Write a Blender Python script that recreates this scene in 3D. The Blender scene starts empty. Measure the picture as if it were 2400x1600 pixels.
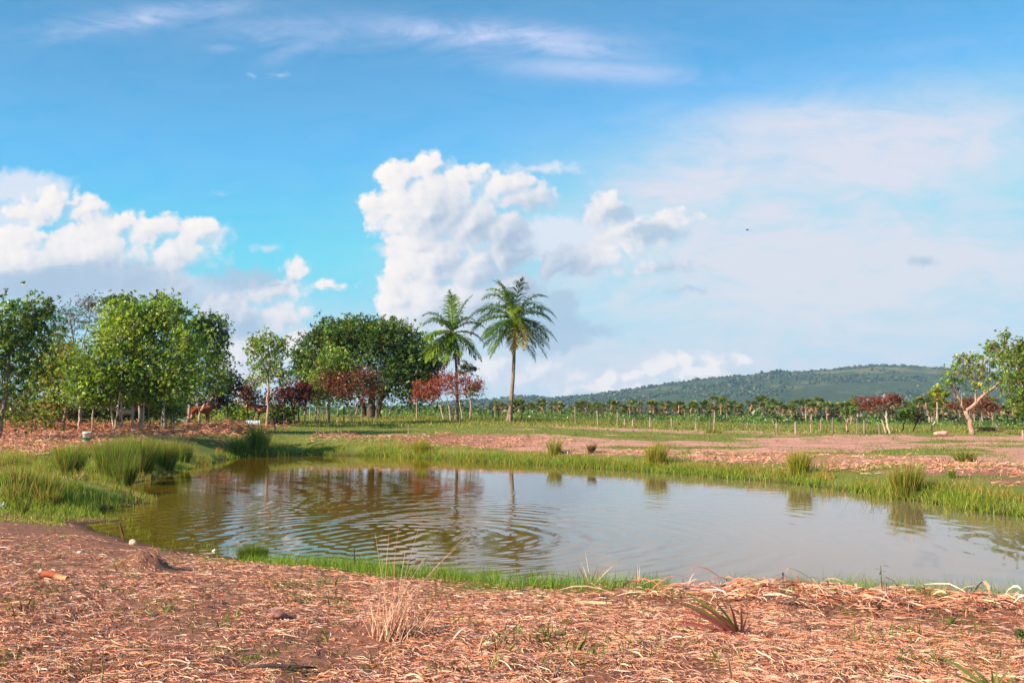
import bpy, bmesh, math, random
import numpy as np
from mathutils import Vector
rng = np.random.default_rng(7)
random.seed(7)
scn = bpy.context.scene
col = scn.collection

# ------------------------------------------------------------------ camera
CAM_H = 1.65
FPX = 2305.0                       # focal length in photo pixels (photo is 2400 px wide)
PITCH = math.atan(160.0 / FPX)     # horizon sits at photo row 960
cam_data = bpy.data.cameras.new("camera")
cam_data.sensor_width = 36.0
cam_data.lens = 36.0 * FPX / 2400.0
cam_data.clip_start = 0.1
cam_data.clip_end = 30000.0
cam = bpy.data.objects.new("camera", cam_data)
col.objects.link(cam)
cam.location = (0, 0, CAM_H)
cam.rotation_euler = (math.pi / 2 + PITCH, 0, 0)
scn.camera = cam

scn.view_settings.view_transform = 'Standard'
scn.view_settings.look = 'None'
scn.view_settings.gamma = 1.0
scn.view_settings.use_curve_mapping = False
scn.view_settings.exposure = 1.05
cy = scn.cycles
cy.max_bounces = 6
cy.diffuse_bounces = 3
cy.glossy_bounces = 3
cy.transmission_bounces = 4
cy.transparent_max_bounces = 6
cy.volume_bounces = 0
cy.use_denoising = True
cy.sample_clamp_indirect = 6.0

# ------------------------------------------------------------------ node helper
class NT:
    """Small helper that writes shader nodes; every method returns an output socket."""
    def __init__(self, tree):
        self.t = tree
        self.n = tree.nodes
        self.n.clear()
    def new(self, typ, **kw):
        nd = self.n.new(typ)
        for k, v in kw.items():
            setattr(nd, k, v)
        return nd
    def put(self, sock, v):
        if v is None:
            return
        if isinstance(v, bpy.types.NodeSocket):
            self.t.links.new(v, sock)
        elif hasattr(sock.default_value, '__len__'):
            k = len(sock.default_value)
            v = tuple(v) if hasattr(v, '__len__') else (v,) * 3
            sock.default_value = v[:k] if len(v) >= k else v + (1.0,)
        else:
            sock.default_value = v
    def m(self, op, a, b=None, c=None, clamp=False):
        nd = self.new('ShaderNodeMath', operation=op, use_clamp=clamp)
        for s, v in zip(nd.inputs, (a, b, c)):
            self.put(s, v)
        return nd.outputs[0]
    def v(self, op, a, b=None, c=None, scale=None):
        nd = self.new('ShaderNodeVectorMath', operation=op)
        self.put(nd.inputs[0], a)
        self.put(nd.inputs[1], b)
        self.put(nd.inputs[2], c)
        if scale is not None:
            self.put(nd.inputs['Scale'], scale)
        return nd.outputs['Value'] if op in ('LENGTH', 'DOT_PRODUCT', 'DISTANCE') else nd.outputs['Vector']
    def sep(self, a):
        nd = self.new('ShaderNodeSeparateXYZ')
        self.put(nd.inputs[0], a)
        return nd.outputs
    def xyz(self, x, y, z=0.0):
        nd = self.new('ShaderNodeCombineXYZ')
        for s, v in zip(nd.inputs, (x, y, z)):
            self.put(s, v)
        return nd.outputs[0]
    def noise(self, vec, scale, detail=4.0, rough=0.55, dist=0.0, dims='3D', out=0, lac=2.0):
        nd = self.new('ShaderNodeTexNoise', noise_dimensions=dims)
        self.put(nd.inputs['Vector'], vec)
        self.put(nd.inputs['Scale'], scale)
        self.put(nd.inputs['Detail'], detail)
        self.put(nd.inputs['Roughness'], rough)
        self.put(nd.inputs['Lacunarity'], lac)
        self.put(nd.inputs['Distortion'], dist)
        return nd.outputs[out]
    def voro(self, vec, scale, detail=0.0, rough=0.5, dims='2D', feature='F1', smooth=0.5):
        nd = self.new('ShaderNodeTexVoronoi', voronoi_dimensions=dims, feature=feature)
        self.put(nd.inputs['Vector'], vec)
        self.put(nd.inputs['Scale'], scale)
        self.put(nd.inputs['Detail'], detail)
        self.put(nd.inputs['Roughness'], rough)
        if feature == 'SMOOTH_F1':
            self.put(nd.inputs['Smoothness'], smooth)
        return nd.outputs['Distance']
    def step(self, x, lo, hi, a=0.0, b=1.0, smooth=True):
        nd = self.new('ShaderNodeMapRange', interpolation_type='SMOOTHSTEP' if smooth else 'LINEAR')
        for s, v in zip(nd.inputs, (x, lo, hi, a, b)):
            self.put(s, v)
        return nd.outputs[0]
    def mix(self, f, a, b, blend='MIX'):
        nd = self.new('ShaderNodeMix', data_type='RGBA', blend_type=blend)
        self.put(nd.inputs[0], f)
        self.put(nd.inputs[6], a)
        self.put(nd.inputs[7], b)
        return nd.outputs[2]
    def ramp(self, f, stops):
        nd = self.new('ShaderNodeValToRGB')
        e = nd.color_ramp.elements
        while len(e) < len(stops):
            e.new(0.5)
        for el, (p, c) in zip(e, stops):
            el.position = p
            el.color = (*c, 1.0)
        self.put(nd.inputs[0], f)
        return nd.outputs[0]
    def attr(self, name, out=0):
        return self.new('ShaderNodeAttribute', attribute_name=name).outputs[out]

# ------------------------------------------------------------------ sky
SUN_EL = math.radians(27.0)
SUN_AZ = (-0.86, -0.51)            # horizontal direction towards the sun
sky_rot = math.atan2(SUN_AZ[0], SUN_AZ[1]) % (2 * math.pi)
SUN_DIR = Vector((SUN_AZ[0] * math.cos(SUN_EL), SUN_AZ[1] * math.cos(SUN_EL), math.sin(SUN_EL))).normalized()

world = bpy.data.worlds.new("World")
scn.world = world
world.use_nodes = True
w = NT(world.node_tree)
SKY_S = 0.104

def px2uv(px, py):
    return ((px - 1200) / 100.0, (800 - py) / 100.0)

# cumulus heads, as ellipses on the sky (photo column, row, half width, half height)
HARD = [
    (940, 425, 75, 60), (1010, 395, 75, 50), (900, 492, 70, 52), (1090, 425, 110, 50), (1000, 500, 150, 110),
    (985, 575, 110, 70), (1180, 440, 120, 50), (1250, 460, 90, 36), (1110, 530, 110, 90),
    (1010, 620, 110, 90), (960, 640, 75, 62), (940, 700, 75, 70), (1000, 720, 130, 100), (1110, 640, 120, 80),
    (1100, 720, 140, 90), (1200, 690, 100, 80), (1190, 600, 80, 70), (1230, 465, 110, 50), (1180, 550, 90, 80),
    (90, 500, 90, 52), (140, 480, 80, 52), (55, 575, 90, 60), (205, 500, 80, 50), (265, 530, 100, 60), (350, 545, 110, 55),
    (465, 550, 110, 58), (420, 600, 140, 60), (220, 600, 190, 90), (80, 640, 170, 100), (300, 650, 200, 70), (400, 680, 120, 50),
    (695, 635, 56, 42), (640, 690, 140, 44), (760, 668, 90, 28), (550, 750, 100, 80), (660, 750, 110, 60), (590, 840, 110, 110),
    (700, 810, 90, 70),
    (1400, 610, 150, 52), (1430, 500, 70, 60), (1500, 550, 120, 70), (1570, 520, 90, 36), (1310, 620, 90, 48), (1500, 630, 110, 30),
    (1275, 868, 54, 46), (1225, 888, 80, 36), (1345, 888, 80, 32), (1430, 885, 50, 40), (1480, 880, 50, 38),
    (1560, 866, 75, 44), (1610, 850, 50, 36), (1670, 852, 46, 34), (1735, 855, 36, 28), (1640, 880, 130, 44), (1160, 870, 60, 44),
    (1400, 910, 280, 30),
]
SOFT = [
    (60, 440, 130, 50), (20, 520, 60, 60),
    (515, 455, 36, 9), (615, 583, 46, 14), (657, 176, 22, 7), (590, 175, 9, 6),
    (895, 585, 36, 18), (1270, 395, 120, 18), (330, 690, 300, 60), (1300, 560, 200, 60), (1350, 765, 90, 16),
]
GREY = [
    (1320, 712, 52, 46), (1375, 780, 90, 22), (1280, 790, 130, 46), (1310, 745, 70, 44), (2160, 611, 46, 18), (1620, 678, 74, 13), (1880, 688, 14, 5),
    (1530, 545, 90, 30), (1450, 500, 40, 26), (1560, 630, 110, 14), (570, 655, 110, 34), (640, 668, 90, 16), (180, 655, 150, 42), (320, 640, 70, 40), (60, 670, 110, 40), (570, 770, 70, 26),
]

def ellipses(g, P, items, sm=0.16):
    cur = None
    for (px, py, rx, ry) in items:
        u, v = px2uv(px, py)
        rx, ry = rx / 100.0, ry / 100.0
        q = g.v('LENGTH', g.v('MULTIPLY_ADD', P, (1 / rx, 1 / ry, 0), (-u / rx, -v / ry, 0)))
        k = min(rx, ry)
        e = g.m('MULTIPLY_ADD', q, -k, k)
        cur = e if cur is None else g.m('SMOOTH_MAX', cur, e, sm)
    return cur

def cumulus_group():
    gt = bpy.data.node_groups.new("cumulus_height", 'ShaderNodeTree')
    gt.interface.new_socket('P', in_out='INPUT', socket_type='NodeSocketVector')
    gt.interface.new_socket('Height', in_out='OUTPUT', socket_type='NodeSocketFloat')
    gt.interface.new_socket('Mass', in_out='OUTPUT', socket_type='NodeSocketFloat')
    g = NT(gt)
    P = g.new('NodeGroupInput').outputs[0]
    n1 = g.noise(P, 1.3, 3, 0.55, dims='2D', out=1)
    warp = g.v('MULTIPLY', g.v('SUBTRACT', n1, (0.5, 0.5, 0.5)), (0.6, 0.5, 0))
    Pw = g.v('ADD', P, warp)
    mass = ellipses(g, Pw, HARD)
    bil = g.voro(Pw, 1.9, 2.2, 0.45)     # billows
    bil = g.m('SUBTRACT', 0.50, bil)
    fine = g.m('SUBTRACT', g.noise(P, 5.0, 5, 0.62, dims='2D'), 0.5)
    h = g.m('ADD', mass, g.m('MULTIPLY', bil, 0.21))
    h = g.m('ADD', h, g.m('MULTIPLY', fine, 0.17))
    o = g.new('NodeGroupOutput')
    g.put(o.inputs[0], h)
    g.put(o.inputs[1], mass)
    return gt

geo = w.new('ShaderNodeTexCoord').outputs['Generated']
dx, dy, dz = w.sep(geo)
cp, sp = math.cos(PITCH), math.sin(PITCH)
fz = w.m('ADD', w.m('MULTIPLY', dy, cp), w.m('MULTIPLY', dz, sp))
fy = w.m('SUBTRACT', w.m('MULTIPLY', dz, cp), w.m('MULTIPLY', dy, sp))
den = w.m('MAXIMUM', w.m('ABSOLUTE', fz), 0.12)
U = w.m('MULTIPLY', w.m('DIVIDE', dx, den), FPX / 100)
V = w.m('MULTIPLY', w.m('DIVIDE', fy, den), FPX / 100)
P = w.xyz(U, V, 0)

sky = w.new('ShaderNodeTexSky', sky_type='NISHITA', sun_disc=False)
sky.sun_elevation = SUN_EL
sky.sun_rotation = sky_rot
sky.altitude = 100
sky.air_density = 1.0
sky.dust_density = 0.4
sky.ozone_density = 3.0
blue = w.v('MULTIPLY', sky.outputs[0], (0.18, 0.90, 1.05))
blue = w.v('SCALE', blue, scale=w.step(V, 2.5, 8.5, 1.0, 0.82))
blue = w.v('MINIMUM', blue, (0.25 / SKY_S, 0.35 / SKY_S, 0.45 / SKY_S))

K = 0.80 / SKY_S
def C(r, g_, b, k=1.0):
    return (r * K * k, g_ * K * k, b * K * k)

# thin high cloud: a broad veil to the right, two streaks overhead
def streak(cx, cy_, rx, ry, rot):
    u, v = px2uv(cx, cy_)
    d = w.v('SUBTRACT', P, (u, v, 0))
    c, s = math.cos(rot), math.sin(rot)
    a = w.m('DIVIDE', w.v('DOT_PRODUCT', d, (c, s, 0)), rx / 100)
    b = w.m('DIVIDE', w.v('DOT_PRODUCT', d, (-s, c, 0)), ry / 100)
    r = w.m('ADD', w.m('MULTIPLY', a, a), w.m('MULTIPLY', b, b))
    return w.m('POWER', 2.718, w.m('MULTIPLY', r, -1.0))
Ps = w.v('MULTIPLY', P, (0.35, 1.0, 1.0))
nw = w.noise(Ps, 0.9, 6, 0.62, 0.9, dims='2D')
nw2 = w.noise(w.v('ADD', Ps, (7.3, 2.1, 0)), 2.3, 6, 0.65, 0.5, dims='2D')
wisp = w.m('ADD', w.m('MULTIPLY', nw, 0.6), w.m('MULTIPLY', nw2, 0.4))
st = None
for args, amp in (((1120, 82, 300, 30, -0.06), 1.0), ((1290, 105, 190, 26, -0.13), 0.8), ((330, 45, 230, 24, 0.12), 0.75),
                  ((700, 75, 190, 34, -0.02), 0.45), ((700, 112, 70, 18, 0.35), 0.6), ((1400, 165, 240, 26, -0.07), 0.62), ((525, 115, 40, 12, 0.0), 0.35),
                  ((160, 90, 90, 12, 0.1), 0.35)):
    e = w.m('MULTIPLY', streak(*args), amp)
    st = e if st is None else w.m('MAXIMUM', st, e)
a_st = w.m('MULTIPLY', st, w.step(wisp, 0.34, 0.66, 0.25, 1.0), clamp=True)
ve = None
for args, amp in (((2050, 380, 600, 170, 0.16), 1.0), ((1950, 640, 900, 300, 0.0), 1.0), ((1700, 860, 1800, 160, 0.0), 0.9), ((1620, 440, 400, 140, 0.35), 1.0), ((1750, 560, 420, 170, 0.0), 1.0),
                  ((1900, 290, 420, 70, 0.06), 0.85), ((2300, 250, 200, 60, 0.1), 0.55), ((1500, 690, 500, 100, -0.12), 0.75), ((1300, 800, 700, 130, 0.0), 0.55),
                  ((800, 790, 300, 90, 0.0), 0.45), ((250, 800, 600, 130, 0.0), 0.5), ((1500, 270, 180, 20, 0.3), 0.25), ((2200, 110, 300, 30, 0.12), 0.2)):
    e = w.m('MULTIPLY', streak(*args), amp)
    ve = e if ve is None else w.m('SMOOTH_MAX', ve, e, 0.2)
a_ve = w.m('MULTIPLY', ve, w.step(wisp, 0.26, 0.64, 0.68, 1.15), clamp=True)
a_ve = w.m('MINIMUM', a_ve, 0.96)
c_ve = w.mix(w.step(V, -2.0, 5.5), C(.47, .48, .505), C(.455, .462, .53))
c1 = w.mix(a_ve, blue, c_ve)
c1 = w.mix(w.m('MULTIPLY', a_st, 0.9), c1, C(.42, .45, .60))

# soft grey-blue cloud and wisps
n_soft = w.noise(P, 1.6, 5, 0.6, 0.4, dims='2D', out=1)
Psft = w.v('ADD', P, w.v('MULTIPLY', w.v('SUBTRACT', n_soft, (.5, .5, .5)), (0.7, 0.45, 0)))
soft = ellipses(w, Psft, SOFT, 0.1)
soft = w.m('ADD', soft, w.m('MULTIPLY', w.m('SUBTRACT', w.noise(P, 3.0, 5, 0.6, dims='2D'), 0.5), 0.22))
a_soft = w.step(soft, -0.03, 0.22, 0.0, 0.9)
grey_side = w.step(w.sep(P)[0], -2.0, 0.5)
c_soft = w.mix(w.step(V, -0.2, 2.6), C(.25, .35, .46), C(.47, .50, .56))
c2 = w.mix(a_soft, c1, c_soft)

def grey_cloud(base):
    gs = ellipses(w, Psft, GREY, 0.08)
    gs = w.m('ADD', gs, w.m('MULTIPLY', w.m('SUBTRACT', w.noise(P, 3.4, 5, 0.6, dims='2D'), 0.5), 0.24))
    return w.mix(w.step(gs, -0.03, 0.2, 0.0, 0.82), base, C(.265, .355, .45))

# sunlit cumulus, shaded by the slope of its billows towards the sun
grp = cumulus_group()
def cum(off):
    nd = w.new('ShaderNodeGroup')
    nd.node_tree = grp
    w.put(nd.inputs[0], w.v('ADD', P, off) if off else P)
    return nd.outputs
L = (-0.86, 0.5)
h0, m0 = cum(None)
h1, m1 = cum((L[0] * 0.16, L[1] * 0.16, 0))
slope = w.m('SUBTRACT', h0, h1)
mslope = w.m('SUBTRACT', m0, m1)
lit = w.m('ADD', w.m('MULTIPLY', slope, 0.75), w.m('MULTIPLY', mslope, 1.9))
lit = w.m('ADD', lit, w.m('MULTIPLY', w.m('SUBTRACT', 0.25, m0), 0.5))
big = w.m('SUBTRACT', w.noise(P, 0.8, 3, 0.5, 0.6, dims='2D'), 0.5)
lit = w.m('MULTIPLY_ADD', big, 0.5, w.m('ADD', lit, 0.05))
# the far side of the tall tower turns away from the sun
tower = w.m('MULTIPLY', w.step(U, -2.4, 0.8), w.step(V, 4.2, 2.4))
tower = w.m('MULTIPLY', tower, w.step(U, 2.6, 1.2))
lit = w.m('SUBTRACT', lit, w.m('MULTIPLY', tower, 0.75))
right_cloud = w.m('MULTIPLY', w.step(U, 0.9, 1.8), w.step(V, 0.2, 0.8))
lit = w.m('SUBTRACT', lit, w.m('MULTIPLY', right_cloud, 0.12))
# flat greyer bases under the left bank
left_bank = w.m('MULTIPLY', w.step(U, -4.5, -7.0), w.step(V, 2.2, 1.2))
lit = w.m('SUBTRACT', lit, w.m('MULTIPLY', left_bank, 0.7))
lit = w.m('ADD', lit, w.step(V, 0.3, -0.3, 0.0, 0.55))
lit = w.step(lit, -0.95, 0.6, 0.0, 1.0, smooth=False)
c_cum = w.ramp(lit, [(0.0, (.27, .34, .43)), (0.25, (.36, .41, .475)), (0.5, (.48, .49, .52)), (0.72, (.57, .55, .545)), (1.0, (.645, .60, .56))])
c_cum = w.v('SCALE', c_cum, scale=K)
soft_edge = w.step(w.m('ADD', w.m('SUBTRACT', 0.0, mslope), w.m('MULTIPLY', big, 0.2)), -0.06, 0.12, 0.17, 0.55)
a_cum = w.step(h0, 0.0, soft_edge)
a_cum = w.m('MULTIPLY', a_cum, w.step(U, 1.2, 3.2, 1.0, 0.95))
c3 = grey_cloud(w.mix(a_cum, c2, c_cum))
# pale band of thicker air just above the horizon
bg = w.new('ShaderNodeBackground')
w.put(bg.inputs[0], c3)
bg.inputs[1].default_value = SKY_S
wo = w.new('ShaderNodeOutputWorld')
w.t.links.new(bg.outputs[0], wo.inputs['Surface'])
world.cycles.sampling_method = 'MANUAL'
world.cycles.sample_map_resolution = 512

# ------------------------------------------------------------------ sun
sun_data = bpy.data.lights.new("sun", 'SUN')
sun_data.energy = 4.8
sun_data.angle = math.radians(0.5)
sun_data.color = (1.0, 0.84, 0.66)
sun = bpy.data.objects.new("sun", sun_data)
col.objects.link(sun)
sun.rotation_euler = SUN_DIR.to_track_quat('Z', 'Y').to_euler()

# ------------------------------------------------------------------ photo geometry
_sp, _cp = math.sin(PITCH), math.cos(PITCH)

def ray(px, py):
    a = (np.asarray(px, float) - 1200) / FPX
    b = (800 - np.asarray(py, float)) / FPX
    return np.stack([a, _cp - b * _sp, _sp + b * _cp], -1)

def onz(px, py, z):
    d = ray(px, py)
    t = (z - CAM_H) / d[..., 2]
    return d * t[..., None] + np.array([0, 0, CAM_H])

def onY(px, py, Y):
    d = ray(px, py)
    t = np.asarray(Y, float) / d[..., 1]
    return d * t[..., None] + np.array([0, 0, CAM_H])

def sstep(x, a, b):
    t = np.clip((np.asarray(x, float) - a) / (b - a), 0, 1)
    return t * t * (3 - 2 * t)

def _hash(ix, iy, s):
    n = (ix.astype(np.int64) * 374761393 + iy.astype(np.int64) * 668265263 + s * 974634777) & 0x7fffffff
    n = ((n ^ (n >> 13)) * 1274126177) & 0x7fffffff
    return ((n ^ (n >> 16)) & 0xffffff) / float(0xffffff)

def vnoise(x, y, s=0):
    ix, iy = np.floor(x), np.floor(y)
    fx, fy = x - ix, y - iy
    fx, fy = fx * fx * (3 - 2 * fx), fy * fy * (3 - 2 * fy)
    a, b = _hash(ix, iy, s), _hash(ix + 1, iy, s)
    c, d = _hash(ix, iy + 1, s), _hash(ix + 1, iy + 1, s)
    return (a + (b - a) * fx) * (1 - fy) + (c + (d - c) * fx) * fy

def fbm(x, y, sc=1.0, oc=4, s=0, rough=0.5):
    x, y = np.asarray(x, float) * sc, np.asarray(y, float) * sc
    v, amp, tot = 0, 1.0, 0
    for k in range(oc):
        v = v + amp * vnoise(x + 17.3 * k, y - 9.1 * k, s + k)
        tot += amp
        amp *= rough
        x, y = x * 2.03, y * 2.03
    return v / tot

# ------------------------------------------------------------------ terrain shape
ZW = -0.45                          # water level
SHORE = [(225, 1237), (300, 1262), (400, 1284), (520, 1304), (650, 1318), (800, 1324), (1000, 1345), (1200, 1368), (1400, 1378),
         (1600, 1388), (1800, 1395), (2100, 1408), (2400, 1424)]
FAR = [(2400, 1216), (2250, 1190), (2100, 1168), (1900, 1138), (1700, 1120), (1500, 1104), (1300, 1092), (1100, 1080), (900, 1068),
       (700, 1066), (580, 1069), (520, 1080), (470, 1092), (410, 1108), (350, 1122), (270, 1140), (310, 1158), (365, 1178), (300, 1186), (230, 1194),
       (205, 1208), (300, 1220), (200, 1228)]
POND = np.concatenate([onz(*zip(*SHORE), ZW)[:, :2], np.array([[7.5, 10.0], [12.5, 12.0], [13.0, 16.5]]), onz(*zip(*FAR), ZW)[:, :2]])

def pond_d(x, y):
    """signed distance to the shoreline, positive on land"""
    x, y = np.asarray(x, float), np.asarray(y, float)
    sh = x.shape
    x, y = x.ravel(), y.ravel()
    best = np.full(x.shape, 1e9)
    inside = np.zeros(x.shape, bool)
    n = len(POND)
    near = (x > -40) & (x < 45) & (y > -30) & (y < 90)
    X, Y = x[near], y[near]
    b, ins = np.full(X.shape, 1e9), np.zeros(X.shape, bool)
    for i in range(n):
        p, q = POND[i], POND[(i + 1) % n]
        e = q - p
        t = np.clip(((X - p[0]) * e[0] + (Y - p[1]) * e[1]) / (e @ e), 0, 1)
        b = np.minimum(b, np.hypot(X - p[0] - t * e[0], Y - p[1] - t * e[1]))
        c = ((p[1] > Y) != (q[1] > Y))
        if abs(e[1]) > 1e-9:
            ins ^= c & (X < p[0] + e[0] * (Y - p[1]) / e[1])
    best[near] = b
    inside[near] = ins
    d = np.where(inside, -best, best)
    wob = (fbm(x, y, 1.1, 3, 5) - 0.5) * np.clip(0.15 + 0.012 * y, 0, 0.7)
    d = np.where(best < 30, d + wob, d)
    return d.reshape(sh)

_ca = np.array([-.52, -.26, 0, .26, .52])
_ry = np.array([0, 16, 20, 30, 40, 50, 60, 75, 100, 150, 250, 400, 1500, 5000.])
_gz = np.array([[0, 0, 0, 0, 0], [0, 0, 0, 0, 0], [.1, 0, 0, 0, 0], [.25, .1, 0, 0, .05], [.5, .3, .1, .05, .1], [.6, .5, .3, .1, .1],
                [.7, .65, .5, .15, .12], [.9, .85, .72, .2, .0], [1., .9, .65, 0, -.3], [.9, .7, .2, -.5, -.8], [0, -.3, -1, -1.7, -1.8],
                [-2.5] * 5, [-6] * 5, [-9] * 5])

def terrain(x, y, d=None):
    x, y = np.asarray(x, float), np.asarray(y, float)
    yc = np.maximum(y, 0)
    a = np.clip(x / np.maximum(yc, 10), -.52, .52)
    cols = [np.interp(yc, _ry, _gz[:, k]) for k in range(5)]
    g = np.zeros_like(yc + a)
    for k in range(4):
        t = (a - _ca[k]) / (_ca[k + 1] - _ca[k])
        g = np.where((a >= _ca[k]) & (a <= _ca[k + 1]), cols[k] * (1 - t) + cols[k + 1] * t, g)
    r = np.hypot(x, y)
    lump = (fbm(x, y, 0.9, 4, 11) - 0.5) * 0.16 * sstep(r, 70, 10) * (.45 + .55 * sstep(r, 14, 22)) + (fbm(x, y, 0.12, 4, 23) - 0.5) * 0.30 * sstep(r, 12, 40)
    lump = lump + (fbm(x, y, 3.5, 4, 31, .6) - 0.5) * 0.10 * sstep(r, 25, 8)
    lump = lump + (fbm(x, y, 0.015, 4, 77) - 0.5) * 6.0 * sstep(r, 300, 1200)
    lump = lump + (fbm(x * .5, y, .9, 4, 19, .6) - 0.5) * 0.22 * sstep(y, 24, 32) * sstep(y, 110, 70)
    if d is None:
        d = pond_d(x, y)
    wd = np.where(y < 20, 4.6, 1.5 + 2.2 * sstep(y, 15, 30))
    s = np.clip(d / wd, 0, 1)
    s = np.where(y < 20, s * (1.25 - .25 * s), s * (2 - s))
    h = np.where(d > 0, ZW + (g + lump - ZW) * s, ZW - np.minimum(0.7, -d * 0.35))
    # heap of raked straw along the near right shore, a little earth mound on the left
    ridge = 0.11 * np.exp(-((d - 1.75) / 0.55) ** 2) * sstep(x, 0.6, 2.4) * (y < 14) * (y > 4) * (0.6 + 0.8 * fbm(x, y, 1.3, 3, 41))
    h = h + ridge
    m = MOUND
    h = h + (0.13 + 0.16 * fbm(x, y, 5.0, 4, 55, .65)) * np.exp(-(((x - m[0]) / .26) ** 2 + ((y - m[1]) / .26) ** 2)) * (y < 20)
    m = MOUND2
    h = h + 0.10 * np.exp(-(((x - m[0]) / .55) ** 2 + ((y - m[1]) / .3) ** 2)) * (y < 20)
    return h
MOUND = onz(335, 1302, 0.0)[:2]
MOUND2 = onz(185, 1240, -0.1)[:2]

def hit(px, py):
    """where the sight line through a photo pixel meets the ground (or the water)"""
    d = ray(px, py)
    t = np.concatenate([np.linspace(4, 30, 900), np.linspace(30, 120, 900)[1:], np.geomspace(120, 4000, 500)[1:]])
    P = d[None, :] * t[:, None] + np.array([0, 0, CAM_H])
    z = np.maximum(terrain(P[:, 0], P[:, 1]), ZW)
    below = np.nonzero(P[:, 2] <= z)[0]
    i = below[0] if len(below) else len(t) - 1
    return np.array([P[i, 0], P[i, 1], z[i]])

def ground(x, y):
    return float(terrain(np.array([x]), np.array([y]))[0])

# ------------------------------------------------------------------ mesh helpers
def mk(name, V, F, mat, parent=None, tint=None, smooth=False, attrs=None):
    V = np.asarray(V, np.float32).reshape(-1, 3)
    me = bpy.data.meshes.new(name)
    if isinstance(F, np.ndarray):
        k = F.shape[1]
        me.vertices.add(len(V))
        me.vertices.foreach_set('co', V.ravel())
        me.loops.add(F.size)
        me.loops.foreach_set('vertex_index', F.astype(np.int32).ravel())
        me.polygons.add(len(F))
        me.polygons.foreach_set('loop_start', np.arange(0, F.size, k, dtype=np.int32))
        me.update(calc_edges=True)
    else:
        me.from_pydata([tuple(map(float, v)) for v in V], [], [tuple(map(int, f)) for f in F])
        me.update()
    if tint is not None:
        t = np.asarray(tint, np.float32)
        if t.ndim == 1:
            t = np.tile(t, (len(V), 1))
        if t.shape[1] == 3:
            t = np.concatenate([t, np.ones((len(t), 1), np.float32)], 1)
        a = me.attributes.new('tint', 'FLOAT_COLOR', 'POINT')
        a.data.foreach_set('color', t.ravel())
    for k, v in (attrs or {}).items():
        a = me.attributes.new(k, 'FLOAT', 'POINT')
        a.data.foreach_set('value', np.asarray(v, np.float32))
    if smooth:
        me.polygons.foreach_set('use_smooth', np.ones(len(me.polygons), bool))
    me.materials.append(mat)
    o = bpy.data.objects.new(name, me)
    col.objects.link(o)
    if parent is not None:
        o.parent = parent
    return o

def root(name, loc, label, cat, group=None):
    o = bpy.data.objects.new(name, None)
    o.empty_display_size = 0.2
    col.objects.link(o)
    o.location = [float(c) for c in loc]
    o['label'] = label
    o['category'] = cat
    if group:
        o['group'] = group
    return o

def tag(o, label, cat, group=None):
    o['label'] = label
    o['category'] = cat
    if group:
        o['group'] = group
    return o

class MB:
    """gathers quads and triangles from several shapes into one mesh"""
    def __init__(self):
        self.V, self.F, self.T, self.n = [], [], [], 0
    def add(self, V, F, tint=None):
        V = np.asarray(V, float).reshape(-1, 3)
        self.F += [tuple(int(i) + self.n for i in f) for f in F]
        self.V.append(V)
        self.T.append(np.tile(np.asarray(tint if tint is not None else (.5, .5, .5), float), (len(V), 1)))
        self.n += len(V)
    def tube(self, pts, rad, sides=7, tint=None, cap=True):
        pts = np.asarray(pts, float)
        rad = np.broadcast_to(np.asarray(rad, float), (len(pts),))
        V = []
        tan = np.gradient(pts, axis=0)
        ref = np.array([0.31, 0.17, 0.93])
        for p, t, r in zip(pts, tan, rad):
            t = t / (np.linalg.norm(t) + 1e-9)
            rr = ref if abs(t @ ref) < 0.95 else np.array([1.0, 0, 0])
            u = np.cross(t, rr)
            u /= np.linalg.norm(u)
            v = np.cross(t, u)
            an = np.arange(sides) * 2 * np.pi / sides
            V.append(p + r * (np.cos(an)[:, None] * u + np.sin(an)[:, None] * v))
        V = np.concatenate(V)
        F = []
        for i in range(len(pts) - 1):
            for k in range(sides):
                a, b = i * sides + k, i * sides + (k + 1) % sides
                F.append((a, b, b + sides, a + sides))
        if cap:
            F.append(tuple(range(sides))[::-1])
            F.append(tuple(range((len(pts) - 1) * sides, len(pts) * sides)))
        self.add(V, F, tint)
    def lathe(self, prof, sides=20, tint=None, axis_at=(0, 0, 0)):
        an = np.arange(sides) * 2 * np.pi / sides
        V = np.concatenate([np.stack([r * np.cos(an), r * np.sin(an), np.full(sides, z)], 1) for r, z in prof]) + np.array(axis_at)
        F = []
        for i in range(len(prof) - 1):
            for k in range(sides):
                a, b = i * sides + k, i * sides + (k + 1) % sides
                F.append((a, b, b + sides, a + sides))
        self.add(V, F, tint)
    def build(self, name, mat, parent=None, smooth=False):
        return mk(name, np.concatenate(self.V), self.F, mat, parent, np.concatenate(self.T), smooth)

def unit(v):
    return v / (np.linalg.norm(v, axis=-1, keepdims=True) + 1e-9)

def leaf_mesh(C, size, wid=0.45, up=0.4, droop=0.0, out=None, rg=rng):
    """one folded leaf per centre; returns verts and quads"""
    n = len(C)
    d = unit(rg.normal(size=(n, 3)))
    if out is not None:
        d = unit(d + out * 0.9)
    d[:, 2] -= droop
    d = unit(d)
    nn = rg.normal(size=(n, 3)) * 0.8
    nn[:, 2] += up
    if out is not None:
        nn = nn + out * 0.6
    s = unit(np.cross(d, nn))
    nn = unit(np.cross(s, d))
    size = np.broadcast_to(np.asarray(size, float), (n,))[:, None]
    a = C - d * size * .5
    b = C + d * size * .5 - nn * size * .06
    l = C + s * size * wid * .5 + nn * size * .05 - d * size * .04
    r = C - s * size * wid * .5 + nn * size * .05 - d * size * .04
    V = np.stack([a, l, b, r], 1).reshape(-1, 3)
    F = np.arange(n * 4).reshape(n, 4)
    return V, F

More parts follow.
